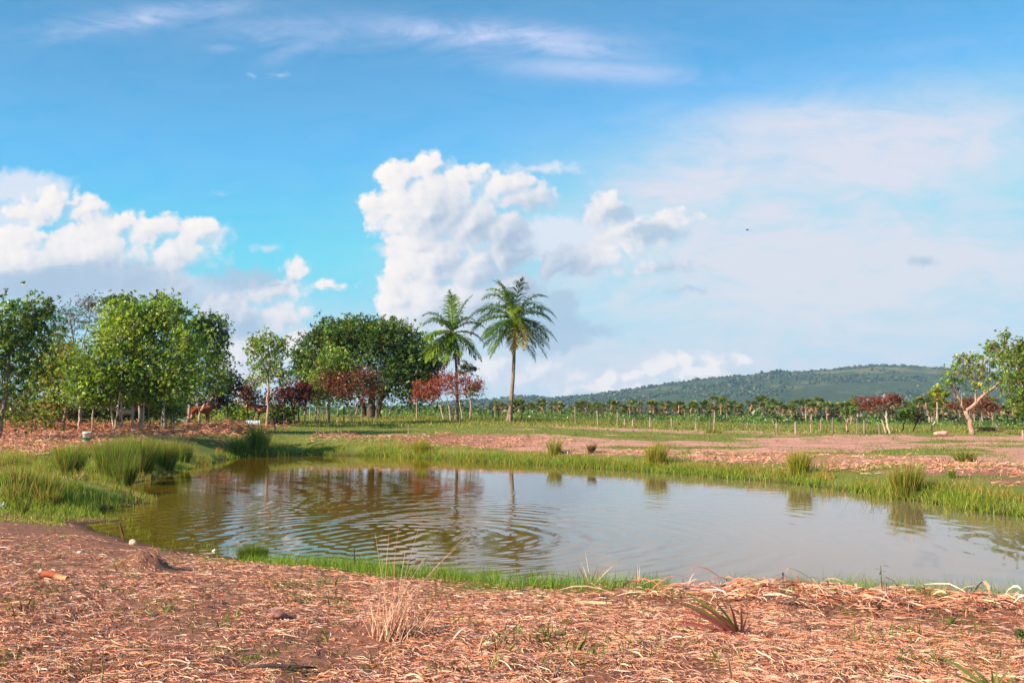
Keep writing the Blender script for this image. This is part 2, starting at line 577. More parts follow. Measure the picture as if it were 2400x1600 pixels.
def pick(pal, n, rg=rng, jit=0.22):
    pal = np.asarray(pal, float)
    c = pal[rg.integers(0, len(pal), n)]
    return np.clip(c * np.exp(rg.normal(0, jit, (n, 1))) * np.exp(rg.normal(0, jit * .35, (n, 3))), 0, 0.9)

def blades(B, h, wd, lean, bend, levels=4, rg=rng, face=None):
    """grass blades: lean and bend are horizontal vectors (n,2) in units of height"""
    n = len(B)
    h = np.broadcast_to(np.asarray(h, float), (n,))
    wd = np.broadcast_to(np.asarray(wd, float), (n,))
    an = rg.uniform(0, np.pi, n) if face is None else face
    s = np.stack([np.cos(an), np.sin(an), np.zeros(n)], 1)
    V = []
    for k in range(levels):
        t = k / (levels - 1)
        off = (lean * t + bend * t * t)
        p = B.copy()
        p[:, :2] += off * h[:, None]
        p[:, 2] += h * (t - 0.35 * np.hypot(*(bend.T)) * t * t)
        ww = (wd * (1 - t ** 1.6) * 0.5 + wd * 0.03)[:, None]
        V += [p - s * ww, p + s * ww]
    V = np.stack(V, 1)
    i0 = (np.arange(n) * levels * 2)[:, None]
    F = []
    for k in range(levels - 1):
        q = np.array([0, 1, 3, 2]) + 2 * k
        F.append(i0 + q[None, :])
    return V.reshape(-1, 3), np.concatenate(F), levels * 2

# ------------------------------------------------------------------ materials
MATS = {}
def material(name):
    m = bpy.data.materials.new(name)
    m.use_nodes = True
    g = NT(m.node_tree)
    MATS[name] = m
    return m, g

def principled(g, base, rough=0.6, spec=0.3, normal=None, **kw):
    p = g.new('ShaderNodeBsdfPrincipled')
    g.put(p.inputs['Base Color'], base)
    g.put(p.inputs['Roughness'], rough)
    g.put(p.inputs['Specular IOR Level'], spec)
    if normal is not None:
        g.put(p.inputs['Normal'], normal)
    for k, v in kw.items():
        g.put(p.inputs[k], v)
    return p.outputs[0]

def out(g, sh):
    o = g.new('ShaderNodeOutputMaterial')
    g.t.links.new(sh, o.inputs['Surface'])

def bump(g, h, strength, dist):
    b = g.new('ShaderNodeBump')
    g.put(b.inputs['Height'], h)
    b.inputs['Strength'].default_value = strength
    b.inputs['Distance'].default_value = dist
    return b.outputs[0]

def leaf_material(name, rough=0.45, spec=0.35, trans=0.3):
    m, g = material(name)
    c = g.attr('tint')
    p = principled(g, c, rough, spec)
    tr = g.new('ShaderNodeBsdfTranslucent')
    g.put(tr.inputs[0], g.mix(1.0, c, (1.6, 1.45, 0.7), 'MULTIPLY'))
    mx = g.new('ShaderNodeMixShader')
    mx.inputs[0].default_value = trans
    g.t.links.new(p, mx.inputs[1])
    g.t.links.new(tr.outputs[0], mx.inputs[2])
    out(g, mx.outputs[0])
    return m
LEAF = leaf_material('leaf', 0.36, 0.4, 0.34)
GRASS = leaf_material('grass_blade', 0.6, 0.15, 0.4)
PALMLEAF = leaf_material('palm_leaf', 0.45, 0.16, 0.3)

def tint_material(name, rough, spec, nscale, amount, bumpd=0.0, stretch=(1, 1, 1)):
    m, g = material(name)
    co = g.new('ShaderNodeTexCoord').outputs['Object']
    co = g.v('MULTIPLY', co, stretch)
    n = g.noise(co, nscale, 5, 0.65)
    f = g.step(n, 0.25, 0.75, 1 - amount, 1 + amount)
    c = g.v('SCALE', g.attr('tint'), scale=f)
    nrm = bump(g, n, 0.6, bumpd) if bumpd else None
    out(g, principled(g, c, rough, spec, nrm))
    return m
BARK = tint_material('bark', 0.85, 0.15, 9.0, 0.45, 0.02, (1, 1, 0.35))
STRAW = tint_material('straw', 0.85, 0.06, 110.0, 0.42)
WOOD = tint_material('weathered_wood', 0.85, 0.15, 14.0, 0.35, 0.01, (1, 1, 0.15))
HIDE = tint_material('hide', 0.7, 0.2, 6.0, 0.12)
PLASTIC = tint_material('plastic', 0.35, 0.4, 8.0, 0.05)
STONE = tint_material('stone', 0.85, 0.2, 20.0, 0.25, 0.01)
METAL = tint_material('painted_sheet', 0.45, 0.4, 3.0, 0.25)
HILLTREE = tint_material('hill_tree', 0.9, 0.05, 0.05, 0.4)

# ------------------------------------------------------------------ ground
ang = np.concatenate([np.radians(np.arange(-34, 34.01, 0.14)), np.radians(np.arange(37, 324, 3.0))])
rad = np.concatenate([np.geomspace(2.5, 60, 400), np.geomspace(60, 4200, 150)[1:]])
A, R = np.meshgrid(ang, rad)
gx, gy = np.sin(A) * R, np.cos(A) * R
gd = pond_d(gx, gy)
gz = terrain(gx, gy, gd)
na, nr = len(ang), len(rad)
V = np.stack([gx, gy, gz], -1).reshape(-1, 3)
V = np.concatenate([V, [[0, 0, 0.0]]])
i, k = np.meshgrid(np.arange(nr - 1), np.arange(na), indexing='ij')
k2 = (k + 1) % na
F = np.stack([i * na + k, i * na + k2, (i + 1) * na + k2, (i + 1) * na + k], -1).reshape(-1, 4)
cap = [(len(V) - 1, (q + 1) % na, q) for q in range(na)]

def green_zone(x, y, d):
    """0..1: how much the ground is covered by living grass"""
    n = fbm(x, y, 0.16, 4, 51)
    n2 = fbm(x, y, 0.7, 3, 61)
    near = sstep(d, 1.5, 0.6) * (y < 19) * sstep(x, -5.0, -3.6)
    fringe = sstep(d, 2.6, 1.2) * (y >= 19)
    a = x / np.maximum(y, 5)
    # short green turf of the middle distance, left of centre; pale bare earth to the right of it
    mid = sstep(y, 47, 53) * sstep(a, -.34, -.22) * sstep(a, .10, -.08) * (0.55 + 0.6 * n)
    edge = 66 + 11 * sstep(a, 0.1, -0.05)
    beyond = sstep(y, edge - 2, edge + 1.5)
    streaks = sstep(fbm(x * 0.35, y, 0.33, 4, 71), 0.52, 0.60) * sstep(y, 20, 26) * 0.7
    left = sstep(n2, .55, .7) * 0.45 * (y > 19)
    bits = sstep(fbm(x, y, 1.6, 4, 81), 0.62, 0.72) * 0.35
    return np.clip(np.maximum.reduce([near, fringe, mid, beyond, streaks, left, bits]), 0, 1)

green = green_zone(gx, gy, gd)
bare = sstep(gy, 24, 32) * sstep(gx / np.maximum(gy, 5), -.08, .05)
wet = sstep(gd, 0.5, -0.05)
m, g = material('earth')
pos = g.new('ShaderNodeNewGeometry').outputs['Position']
n1 = g.noise(pos, 1.7, 6, 0.65)
n2 = g.noise(pos, 14.0, 6, 0.7)
n3 = g.noise(g.v('MULTIPLY', pos, (1.0, 2.4, 1.0)), 45.0, 4, 0.7, 1.5)
soil = g.ramp(n2, [(0.25, (.15, .062, .040)), (0.5, (.33, .145, .095)), (0.75, (.50, .245, .165))])
strawc = g.mix(n1, (.48, .22, .14), (.62, .34, .23))
c = g.mix(g.step(n3, 0.50, 0.62, 0, 0.75), soil, strawc)
rut = g.noise(g.v('MULTIPLY', pos, (0.10, 1.1, 1.0)), 1.6, 5, 0.65, 0.8)
pale = g.mix(n2, (.54, .255, .185), (.72, .40, .30))
pale = g.mix(g.step(rut, .50, .62, 0, .55), pale, (.34, .15, .11))
pale = g.mix(g.step(g.noise(pos, 5.0, 4, .7), .60, .68, 0, .6), pale, (.80, .50, .38))
c = g.mix(g.m('MULTIPLY', g.attr('bare', 2), g.step(n1, .2, .6, .6, 1.)), c, pale)
grass_c = g.mix(n2, (.10, .14, .025), (.28, .29, .06))
gf = g.m('ADD', g.attr('green', 2), g.m('MULTIPLY', g.m('SUBTRACT', n2, 0.5), 0.9))
c = g.mix(g.step(gf, 0.3, 0.62), c, grass_c)
c = g.mix(g.attr('wet', 2), c, (.07, .042, .02))
hb = g.m('ADD', g.m('MULTIPLY', n2, 0.7), g.m('MULTIPLY', n3, 0.5))
hb = g.m('ADD', hb, g.m('MULTIPLY', rut, 1.2))
out(g, principled(g, c, 0.9, 0.12, bump(g, hb, 0.9, 0.06)))
z1 = [0.0]
gobj = mk('ground', V, F, m, None, None, True, {'green': np.concatenate([green.ravel(), z1]), 'bare': np.concatenate([bare.ravel(), z1]), 'wet': np.concatenate([wet.ravel(), z1])})
gobj['kind'] = 'structure'
bmv = bmesh.new()
bmv.from_mesh(gobj.data)
bmv.verts.ensure_lookup_table()
for q in range(na):
    bmv.faces.new((bmv.verts[len(V) - 1], bmv.verts[(q + 1) % na], bmv.verts[q])).smooth = True
bmv.to_mesh(gobj.data)
bmv.free()

# ------------------------------------------------------------------ pond water
m, g = material('pond_water')
pos = g.new('ShaderNodeNewGeometry').outputs['Position']
def rings(cx, cy_, lam, amp, fall, ph=0.0, chirp=0.0):
    w2 = g.v('SUBTRACT', pos, (cx, cy_, ZW))
    wob = g.m('MULTIPLY', g.m('SUBTRACT', g.noise(pos, 0.4, 2, 0.5), 0.5), 0.9)
    r = g.m('ADD', g.v('LENGTH', w2), wob)
    s = g.m('SINE', g.m('ADD', g.m('MULTIPLY', r, 2 * math.pi / lam), ph))
    env = g.m('MULTIPLY', g.m('POWER', 2.718, g.m('MULTIPLY', r, -1.0 / fall)), g.step(r, 0.6, 3.2, 0.05, 1.0))
    patch = g.step(g.noise(g.v('ADD', pos, (cx, ph, 0)), 0.22, 2, 0.5), 0.33, 0.6, 0.25, 1.0)
    return g.m('MULTIPLY', g.m('MULTIPLY', s, g.m('MULTIPLY', env, patch)), amp)
c1_, c2_, c3_ = onz(930, 1262, ZW), onz(330, 1216, ZW), onz(2500, 1300, ZW)
hh = rings(c1_[0], c1_[1], 0.45, 0.0075, 4.4)
hh = g.m('ADD', hh, rings(c1_[0] + 1.0, c1_[1] + 0.5, 0.31, 0.003, 4.0, 1.3))
hh = g.m('ADD', hh, rings(c2_[0], c2_[1], 0.36, 0.0045, 5.0, 0.7))
hh = g.m('ADD', hh, rings(c3_[0], c3_[1], 0.95, 0.0016, 9.0, 2.0))
px_, py_, pz_ = g.sep(pos)
calm = g.step(px_, -2.0, 3.5, 1.0, 0.22)
calm = g.m('MULTIPLY', calm, g.step(py_, 18.0, 30.0, 1.0, 0.16))
rip = g.noise(g.v('MULTIPLY', pos, (0.55, 1.5, 1)), 1.5, 1.5, 0.45, 0.6)
hh = g.m('ADD', hh, g.m('MULTIPLY', g.m('MULTIPLY', rip, calm), 0.0022))
nrm = bump(g, hh, 1.0, 1.0)
mud = g.mix(g.noise(pos, 0.25, 3, 0.5), (.112, .058, .002), (.155, .084, .005))
mud = g.mix(g.step(px_, -2.0, 6.0, 0.0, 0.55), mud, (.29, .225, .16))  # tan mud, paler to the right: bright sky reflection partly put into its colour
p = principled(g, mud, 0.03, 0.5, nrm, IOR=1.58)
out(g, p)
xs, ys = (POND[:, 0].min() - 1, POND[:, 0].max() + 1), (POND[:, 1].min() - 1, POND[:, 1].max() + 1)
wob = mk('water', [(xs[0], ys[0], ZW), (xs[1], ys[0], ZW), (xs[1], ys[1], ZW), (xs[0], ys[1], ZW)], [(0, 1, 2, 3)], m)
wob['kind'] = 'structure'

# ------------------------------------------------------------------ trees
G_BRIGHT = [(.115, .170, .018), (.085, .135, .015), (.15, .19, .025), (.06, .10, .014)]
G_MID = [(.060, .105, .018), (.045, .085, .015), (.085, .125, .022), (.035, .065, .012)]
G_DARK = [(.028, .055, .014), (.040, .075, .016), (.020, .042, .012), (.06, .095, .02)]
G_YEL = [(.17, .17, .02), (.12, .14, .018), (.24, .15, .02), (.08, .10, .014)]
REDS = [(.20, .030, .028), (.15, .022, .022), (.27, .055, .040), (.10, .022, .020)]
RED_D = [(.075, .016, .016), (.05, .014, .014), (.11, .025, .022)]
PALE_BARK = (.46, .35, .28)
GREY_BARK = (.26, .20, .165)
DARK_BARK = (.11, .08, .065)
PINK_BARK = (.42, .25, .19)

def _x(p, k):
    return [tuple(min(.6, a * k) for a in c) for c in p]
G_BRIGHT, G_MID, G_DARK, G_YEL, REDS, RED_D = _x(G_BRIGHT, 2.5), _x(G_MID, 2.4), _x(G_DARK, 2.0), _x(G_YEL, 1.6), _x(REDS, 1.9), _x(RED_D, 1.7)

GL = 'slender young trees of the left grove'
def branchy(p0, p1, rg, k=5, wig=0.08):
    p0, p1 = np.asarray(p0, float), np.asarray(p1, float)
    t = np.linspace(0, 1, k)[:, None]
    L = np.linalg.norm(p1 - p0)
    P = p0 + (p1 - p0) * t
    P[1:-1] += rg.normal(0, wig * L, (k - 2, 3)) * 0.6
    P[:, 2] -= np.sin(t[:, 0] * np.pi) * 0.06 * L
    return P

def tree(label, trunks, crowns, n, leaf, pal, bark=GREY_BARK, name='broadleaf_tree', cat='tree', group=None, base=None, Y=None, wid=0.45,
         deep=0.9, clump=0.17, up=0.4, droop=0.0, outw=0.0, twig=0.012, seed=1, accents=None, kids=14, shell=0.35, ros=7, floor=None, rag=0.27):
    """trunks: polylines of (photo column, row, radius in metres); crowns: (column, row, half width, half height, share)"""
    rg = np.random.default_rng(seed * 101 + 13)
    if group == GL and floor is None:
        floor = 1.35
    if leaf > .05:
        n = int(n * 2.5)
        leaf *= .86
        clump *= .74
    b = hit(*base) if base else hit(trunks[0][0][0], trunks[0][0][1])
    if Y is None:
        Y = b[1]
    else:
        p = onY(trunks[0][0][0], trunks[0][0][1], Y)
        b = np.array([p[0], p[1], ground(p[0], p[1])])
    sc = math.hypot(Y, b[0]) / FPX * 0.97
    R = root(name, b, label, cat, group)
    tb = MB()
    ends = []
    for j, tr in enumerate(trunks):
        pts = []
        oy = 0.0 if (j == 0 or tr[0][1] < trunks[0][0][1] - 9) else rg.uniform(-.4, .4)
        for q, t in enumerate(tr):
            p = onY(t[0], t[1], Y + oy + (rg.normal(0, .06) if q else 0)) - b
            if q == 0 and t[1] > trunks[0][0][1] - 9:
                gz0 = ground(p[0] + b[0], p[1] + b[1]) - b[2]
                p[2] = min(p[2], gz0) - 0.06
            pts.append(p)
        rr = [t[2] for t in tr]
        tt = np.linspace(0, 1, len(pts))
        ti = np.linspace(0, 1, max(6, 3 * len(pts)))
        pts = np.stack([np.interp(ti, tt, np.array(pts)[:, c]) for c in range(3)], 1)
        pts[1:-1] += rg.normal(0, 0.018, (len(pts) - 2, 3))
        rr = np.interp(ti, tt, rr)
        rr[0] *= 1.35
        rr = rr * (1 + rg.normal(0, .06, len(rr)))
        tb.tube(pts, rr, 8, np.array(bark) * rg.uniform(.85, 1.1))
        ends.append((pts, rr))
    allp = np.concatenate([e[0] for e in ends])
    allr = np.concatenate([e[1] for e in ends])
    tot = sum(c[4] for c in crowns)
    CL, CN, CO = [], [], []
    for (cx, cy_, rx, ry, share) in crowns:
        c0 = onY(cx, cy_, Y + rg.uniform(-.3, .3)) - b
        ex, ez = rx * sc, ry * sc
        ey = deep * 0.5 * (ex + ez)
        nl = int(n * share / tot)
        k = max(5, int(nl / kids))
        u = unit(rg.normal(size=(k, 3)))
        rr = (shell + (1 - shell) * rg.uniform(0, 1, k) ** 0.6)[:, None]
        rr *= 1 + rag * rg.normal(size=(k, 1)) * (rr > .7)
        rr = np.minimum(rr, 1.18)
        cc = c0 + u * rr * np.array([ex, ey, ez])
        # limb to this part of the crown
        low = allp[:, 2] < c0[2] + 0.25 * ez
        cand = np.nonzero(low)[0] if low.any() else np.arange(len(allp))
        dd = np.linalg.norm((allp[cand] - c0) * np.array([1, 1, .55]), axis=1)
        i0 = cand[np.argmin(dd)]
        limb = branchy(allp[i0], c0 + np.array([0, 0, .25 * ez]), rg, 6)
        r0 = max(allr[i0] * 0.62, twig)
        tb.tube(limb, np.linspace(r0, twig, 6), 6, np.array(bark) * .95)
        for q in rg.permutation(k)[:min(k, 26)]:
            a0 = limb[rg.integers(2, 6)]
            tb.tube(branchy(a0, cc[q], rg, 4, .1), np.linspace(max(r0 * .35, twig), twig * .5, 4), 4, np.array(bark) * .9, cap=False)
        w_ = rg.dirichlet(np.ones(k) * 2.2)
        cnt = rg.multinomial(nl, w_)
        idx = np.repeat(np.arange(k), cnt)
        s = clump * (ex + ez)
        pos_ = cc[idx] + rg.normal(0, 1, (nl, 3)) * s * np.array([1, 1, .8])
        CL.append(pos_)
        ck = pick(pal, k, rg, .18)
        CO.append(ck[idx] * np.exp(rg.normal(0, .22, (nl, 1))))
        CN.append(unit(pos_ - c0))
    Cn, O, T = np.concatenate(CL), np.concatenate(CN), np.concatenate(CO)
    if ros and leaf > .05:
        m_ = len(Cn) // ros
        q = rg.permutation(len(Cn))[:m_]
        hub, ho, ht = np.repeat(Cn[q], ros, 0), np.repeat(O[q], ros, 0), np.repeat(T[q], ros, 0)
        d_ = rg.normal(size=(len(hub), 3)) + ho * .5 + np.array([0, 0, .55 - 1.6 * droop])
        d_ = unit(d_)
        Cn, O, T = hub + d_ * leaf * rg.uniform(.35, .75, (len(hub), 1)), d_, ht * np.exp(rg.normal(0, .12, (len(hub), 1)))
        outw, droop = 1.6, 0.0
    keep = Cn[:, 2] > (0.08 if floor is None else floor + rg.normal(0, .18, len(Cn)))
    Cn, O, T = Cn[keep], O[keep], T[keep]
    if accents:
        acol, frac = accents
        ma = rg.uniform(size=len(T)) < frac
        T[ma] = pick(acol, ma.sum(), rg)
    sz = leaf * np.exp(rg.normal(0, .25, len(Cn)))
    Vv, Ff = leaf_mesh(Cn, sz, wid, up, droop, O * outw if outw else None, rg)
    tb.build('trunk', BARK, R, True)
    mk('crown', Vv, Ff, LEAF, R, np.repeat(np.clip(T, 0, .6), 4, 0))
    return R

ORANGE = [(.45, .15, .02), (.38, .20, .03), (.30, .06, .02)]
# --- left grove
tree('tall broad tree with dark glossy leaves cut off by the left edge of the photo', [[(-6, 1022, .11), (10, 950, .09), (20, 860, .07), (30, 760, .03)]],
     [(20, 758, 85, 66, 2), (75, 752, 50, 48, 1), (20, 860, 95, 80, 2), (-40, 820, 75, 75, 2), (60, 820, 55, 60, 1), (10, 940, 80, 60, 1), (108, 722, 16, 18, .2)],
     6400, .16, G_MID + G_MID + G_DARK, GREY_BARK, Y=40, seed=1, accents=(ORANGE, .008), clump=.15)
tree('low leafy sapling with orange-tinged leaves on the straw at the far left', [[(85, 1012, .025), (88, 985, .02)], [(70, 1012, .02), (62, 985, .015)]],
     [(85, 975, 50, 28, 1), (45, 955, 40, 35, 1), (120, 990, 24, 22, .4)], 1300, .12, G_MID + G_YEL, PALE_BARK, name='sapling', cat='sapling', group=None, seed=2, accents=(ORANGE, .04))
tree('loose young tree with yellowish leaves in the gap right of the left-edge tree', [[(118, 1008, .05), (120, 970, .045), (116, 900, .035), (122, 830, .02)]],
     [(120, 840, 44, 40, 1), (105, 900, 50, 45, 1.2), (140, 800, 34, 30, .7), (128, 950, 40, 34, .8)], 2600, .15, G_MID + G_YEL, GREY_BARK, Y=52, seed=35, accents=(ORANGE, .02))
tree('leaning thin-trunked tree with yellow and orange leaves at the left of the grove', [[(147, 1012, .07), (152, 970, .055), (158, 930, .045), (150, 880, .03)]],
     [(150, 885, 70, 45, 2), (110, 870, 40, 35, 1), (195, 870, 50, 40, 1), (150, 840, 50, 30, 1)], 3600, .15, G_YEL + G_BRIGHT, PINK_BARK, group=GL, seed=3, accents=(ORANGE, .06))
tree('thin straight pale trunk just left of the bucket carrying a mid green crown', [[(186, 1014, .055), (187, 975, .045), (191, 930, .035), (195, 860, .02)]],
     [(200, 890, 55, 40, 1), (185, 930, 40, 30, .6), (215, 850, 55, 40, 1)], 2600, .14, G_MID + G_BRIGHT, PALE_BARK, group=GL, seed=4)
tree('thin pale trunk rising behind the bucket into bright leaves', [[(216, 1014, .045), (218, 975, .04), (219, 940, .03), (222, 880, .02)]],
     [(235, 900, 50, 42, 1), (225, 945, 40, 30, .7)], 2200, .14, G_BRIGHT + G_MID, PALE_BARK, group=GL, seed=5)
tree('tree with a pair of trunks meeting in a V at the ground', [[(267, 1015, .05), (264, 990, .05), (260, 950, .04), (262, 880, .03)], [(269, 1016, .05), (272, 985, .045), (277, 950, .035), (285, 870, .02)]],
     [(250, 870, 65, 55, 1), (290, 900, 45, 45, .8), (240, 930, 40, 30, .5)], 3200, .14, G_BRIGHT + G_MID, PALE_BARK, group=GL, seed=6)
tree('tall whitish-stemmed tree topped by a rusty brown tuft in the grove', [[(287, 1016, .05), (284, 960, .05), (278, 880, .05), (276, 800, .04), (274, 745, .02)]],
     [(278, 830, 70, 50, 1), (255, 790, 55, 45, 1), (300, 780, 60, 50, 1)], 3000, .14, G_BRIGHT, PALE_BARK, group=GL, seed=7)
tree('tallest leafy tree of the grove with its grey trunk branching low', [[(311, 1014, .075), (312, 960, .07), (311, 890, .06), (315, 800, .04), (320, 740, .02)], [(312, 960, .04), (345, 930, .03), (370, 905, .02)]],
     [(330, 740, 80, 40, 1.4), (290, 740, 50, 35, .8), (370, 770, 65, 50, 1.2), (320, 810, 80, 50, 1.4), (400, 730, 40, 36, .7)], 6200, .15, G_BRIGHT + G_BRIGHT + G_MID, PALE_BARK, group=GL, seed=8, clump=.15)
tree('tree on two pale trunks standing close together in the middle of the grove', [[(326, 1014, .05), (328, 980, .05), (332, 940, .04), (345, 880, .03)], [(331, 1014, .055), (335, 975, .05), (338, 935, .04), (350, 860, .02)]],
     [(370, 850, 70, 55, 1.2), (330, 880, 55, 45, 1), (390, 900, 60, 50, 1), (350, 935, 50, 35, .7)], 4600, .14, G_MID + G_BRIGHT, PALE_BARK, group=GL, seed=9)
tree('slim tree with a wavy thin stem right of the twin trunks', [[(344, 1010, .03), (349, 975, .03), (348, 945, .025), (352, 890, .015)]],
     [(350, 920, 45, 40, 1), (310, 925, 35, 30, .6)], 1500, .13, G_MID, PALE_BARK, group=GL, seed=10)
tree('tree forking just above the ground near the reeds', [[(384, 1016, .045), (384, 985, .045), (386, 950, .03), (392, 890, .02)], [(377, 1012, .03), (379, 985, .03), (382, 960, .02)]],
     [(420, 850, 60, 60, 1.2), (400, 910, 55, 50, 1), (440, 800, 45, 40, .8)], 3800, .14, G_MID + G_BRIGHT, PALE_BARK, group=GL, seed=11)
tree('short leaning sapling at the right end of the row of pale stems', [[(403, 1012, .03), (402, 985, .025), (405, 965, .02)], [(403, 1012, .025), (409, 985, .02), (414, 965, .015)]],
     [(408, 950, 36, 30, 1), (380, 960, 28, 24, .6)], 1000, .12, G_MID, PALE_BARK, name='sapling', cat='sapling', seed=12)
tree('wide-forked tree in front of the brown cow with pink limbs spreading right', [[(467, 1002, .075), (468, 975, .07), (470, 960, .06)], [(470, 962, .05), (485, 935, .04), (497, 900, .02)], [(470, 962, .05), (500, 930, .035), (515, 905, .02)], [(468, 962, .05), (455, 920, .03), (460, 880, .02)]],
     [(490, 850, 50, 50, 1.2), (470, 890, 50, 45, 1), (510, 880, 30, 50, .8), (445, 900, 45, 40, .8), (495, 815, 28, 20, .4)], 4400, .14, G_BRIGHT + G_MID + G_MID, PINK_BARK, seed=13)
tree('high open-crowned tree showing above the right end of the grove', [[(440, 992, .11), (450, 900, .09), (455, 820, .06), (462, 760, .03)]],
     [(455, 770, 35, 30, .8), (495, 755, 40, 28, 1), (520, 790, 24, 28, .6), (430, 800, 45, 50, 1), (480, 800, 45, 35, .8), (515, 830, 24, 26, .5)], 3400, .16, G_DARK + G_MID, GREY_BARK, Y=58, seed=14, clump=.14)
tree('feathery fine-leaved tree with pale bare twigs behind the grove', [[(190, 985, .09), (185, 900, .07), (175, 820, .05), (165, 750, .03)], [(180, 850, .05), (205, 770, .03), (215, 720, .015)]],
     [(165, 735, 45, 26, 1), (215, 715, 36, 20, 1), (140, 770, 30, 24, .6), (195, 760, 50, 26, .8)], 2300, .11, [(.09, .11, .03), (.13, .12, .045), (.06, .085, .022)], GREY_BARK, Y=57, seed=15, clump=.2, wid=.3)
tree('dark-leaved tree whose twin tops poke above the middle of the grove', [[(330, 990, .1), (325, 880, .08), (300, 760, .05), (285, 710, .03)], [(325, 860, .06), (370, 760, .04), (380, 710, .02)]],
     [(285, 705, 40, 16, 1), (380, 712, 30, 24, 1), (330, 750, 80, 30, 1.5), (270, 760, 40, 30, .8)], 3000, .16, G_DARK + G_MID, GREY_BARK, Y=56, seed=16, clump=.14)
# --- between the grove and the mango
tree('small tree with almost black foliage beside the grove', [[(531, 985, .08), (533, 950, .07), (535, 920, .05)]],
     [(530, 925, 36, 30, 1), (545, 895, 26, 28, .8), (505, 935, 30, 30, .8)], 2600, .15, [(.022, .02, .018), (.035, .022, .02), (.02, .028, .014)], DARK_BARK, Y=66, seed=17)
tree('rusty red bush between the black-leaved tree and the slender tree', [[(582, 985, .05), (580, 950, .04)], [(590, 985, .04), (600, 955, .03)]],
     [(578, 910, 22, 22, 1), (575, 930, 30, 26, 1), (600, 935, 30, 24, .8)], 1700, .13, [(.36, .10, .05), (.26, .06, .04), (.12, .08, .03)], DARK_BARK, name='red_leaved_tree', Y=68, seed=18)
tree('slender tall tree with sparse airy crown and one long right branch', [[(625, 1002, .085), (627, 960, .075), (629, 900, .06), (631, 840, .04), (628, 790, .02)], [(629, 925, .045), (655, 910, .035), (682, 892, .02)], [(629, 890, .04), (612, 862, .02)]],
     [(630, 800, 40, 24, 1), (655, 820, 26, 30, .8), (595, 815, 24, 22, .7), (615, 850, 34, 30, .9), (645, 870, 40, 26, .9), (665, 880, 26, 20, .4), (600, 890, 30, 20, .4)], 3000, .14, G_MID + G_BRIGHT, PINK_BARK, seed=19, clump=.16)
tree('low dark maroon tree right of the slender tall one', [[(690, 990, .07), (685, 955, .06), (680, 930, .04)], [(668, 988, .05), (665, 950, .04)]],
     [(690, 920, 40, 28, 1), (660, 925, 34, 30, 1), (715, 910, 20, 22, .6), (710, 935, 26, 26, .6)], 3300, .14, RED_D + RED_D + [(.03, .03, .016)], DARK_BARK, name='red_leaved_tree', Y=66, seed=20)
tree('great round mango tree with dense dark crown behind the red-leaved tree', [[(868, 984, .38), (870, 960, .33), (872, 925, .25), (870, 860, .12)], [(860, 984, .2), (850, 945, .16), (820, 890, .09)], [(882, 985, .22), (890, 945, .16), (930, 890, .09)], [(893, 986, .12), (885, 950, .1), (905, 900, .06)]],
     [(800, 790, 75, 42, 1.2), (860, 785, 90, 40, 1.3), (920, 800, 80, 45, 1.2), (970, 840, 60, 55, 1.1), (760, 830, 70, 55, 1.2), (860, 860, 120, 70, 1.6), (1000, 890, 38, 50, .8), (940, 890, 80, 60, 1.2), (780, 890, 70, 55, .9), (715, 850, 26, 36, .4), (735, 890, 40, 46, .7)],
     30000, .27, G_DARK + G_DARK + G_MID + [(.09, .12, .025)], DARK_BARK, name='mango_tree', Y=80, seed=21, clump=.12, droop=.35, outw=.7, wid=.36, kids=34, shell=.6, rag=.08, accents=(ORANGE, .006))
tree('yellow-green leafy tree in front of the mango on the left', [[(772, 985, .09), (770, 950, .07), (768, 900, .05), (775, 850, .03)]],
     [(775, 840, 45, 30, 1), (755, 870, 50, 36, 1), (800, 860, 40, 30, .9), (765, 915, 50, 32, .8), (740, 930, 30, 30, .5)], 3800, .17, G_BRIGHT + G_MID + [(.14, .17, .04)], PINK_BARK, Y=68, seed=22)
tree('spreading tree with dusty red crown in front of the dark mango', [[(825, 988, .07), (822, 965, .06), (815, 940, .04)], [(826, 988, .05), (838, 950, .04), (850, 925, .03)]],
     [(790, 885, 42, 18, 1), (850, 880, 36, 18, 1), (880, 900, 22, 24, .6), (810, 915, 42, 22, 1), (860, 925, 40, 28, .9), (765, 895, 26, 20, .5)], 4300, .12, [(.28, .065, .05), (.20, .05, .045), (.14, .05, .03)], PINK_BARK, name='red_leaved_tree', Y=67, seed=23, clump=.14, accents=(G_MID, .12))
tree('bright red-leaved tree on pale crooked stems under the left coconut palm', [[(1041, 985, .06), (1036, 965, .05), (1028, 935, .04), (1015, 915, .02)], [(1057, 985, .06), (1054, 960, .05), (1047, 930, .03), (1040, 905, .02)], [(1066, 985, .04), (1058, 960, .035), (1050, 940, .02)], [(1085, 985, .045), (1079, 955, .04), (1075, 925, .03), (1080, 900, .02)]],
     [(985, 905, 18, 20, .7), (1010, 920, 30, 22, 1), (1035, 893, 34, 20, 1.2), (1070, 890, 34, 20, 1.1), (1105, 900, 26, 18, .6), (975, 930, 14, 14, .4), (1060, 915, 40, 16, .6), (1122, 908, 16, 16, .3)], 4200, .115, REDS + REDS + [(.30, .07, .04)], PALE_BARK, name='red_leaved_tree', Y=74, seed=24, clump=.15, accents=([(.42, .13, .06)], .25))
tree('small yellow-green tree peeping over the red tree by the coconut palms', [[(1103, 985, .05), (1103, 940, .045), (1095, 890, .03), (1092, 860, .02)]],
     [(1090, 856, 10, 10, .6), (1107, 866, 10, 9, .6), (1085, 872, 16, 8, .5), (1105, 925, 22, 18, .9), (1118, 905, 20, 10, .7)], 900, .16, [(.14, .16, .05), (.07, .09, .025)], PALE_BARK, Y=78, seed=25)
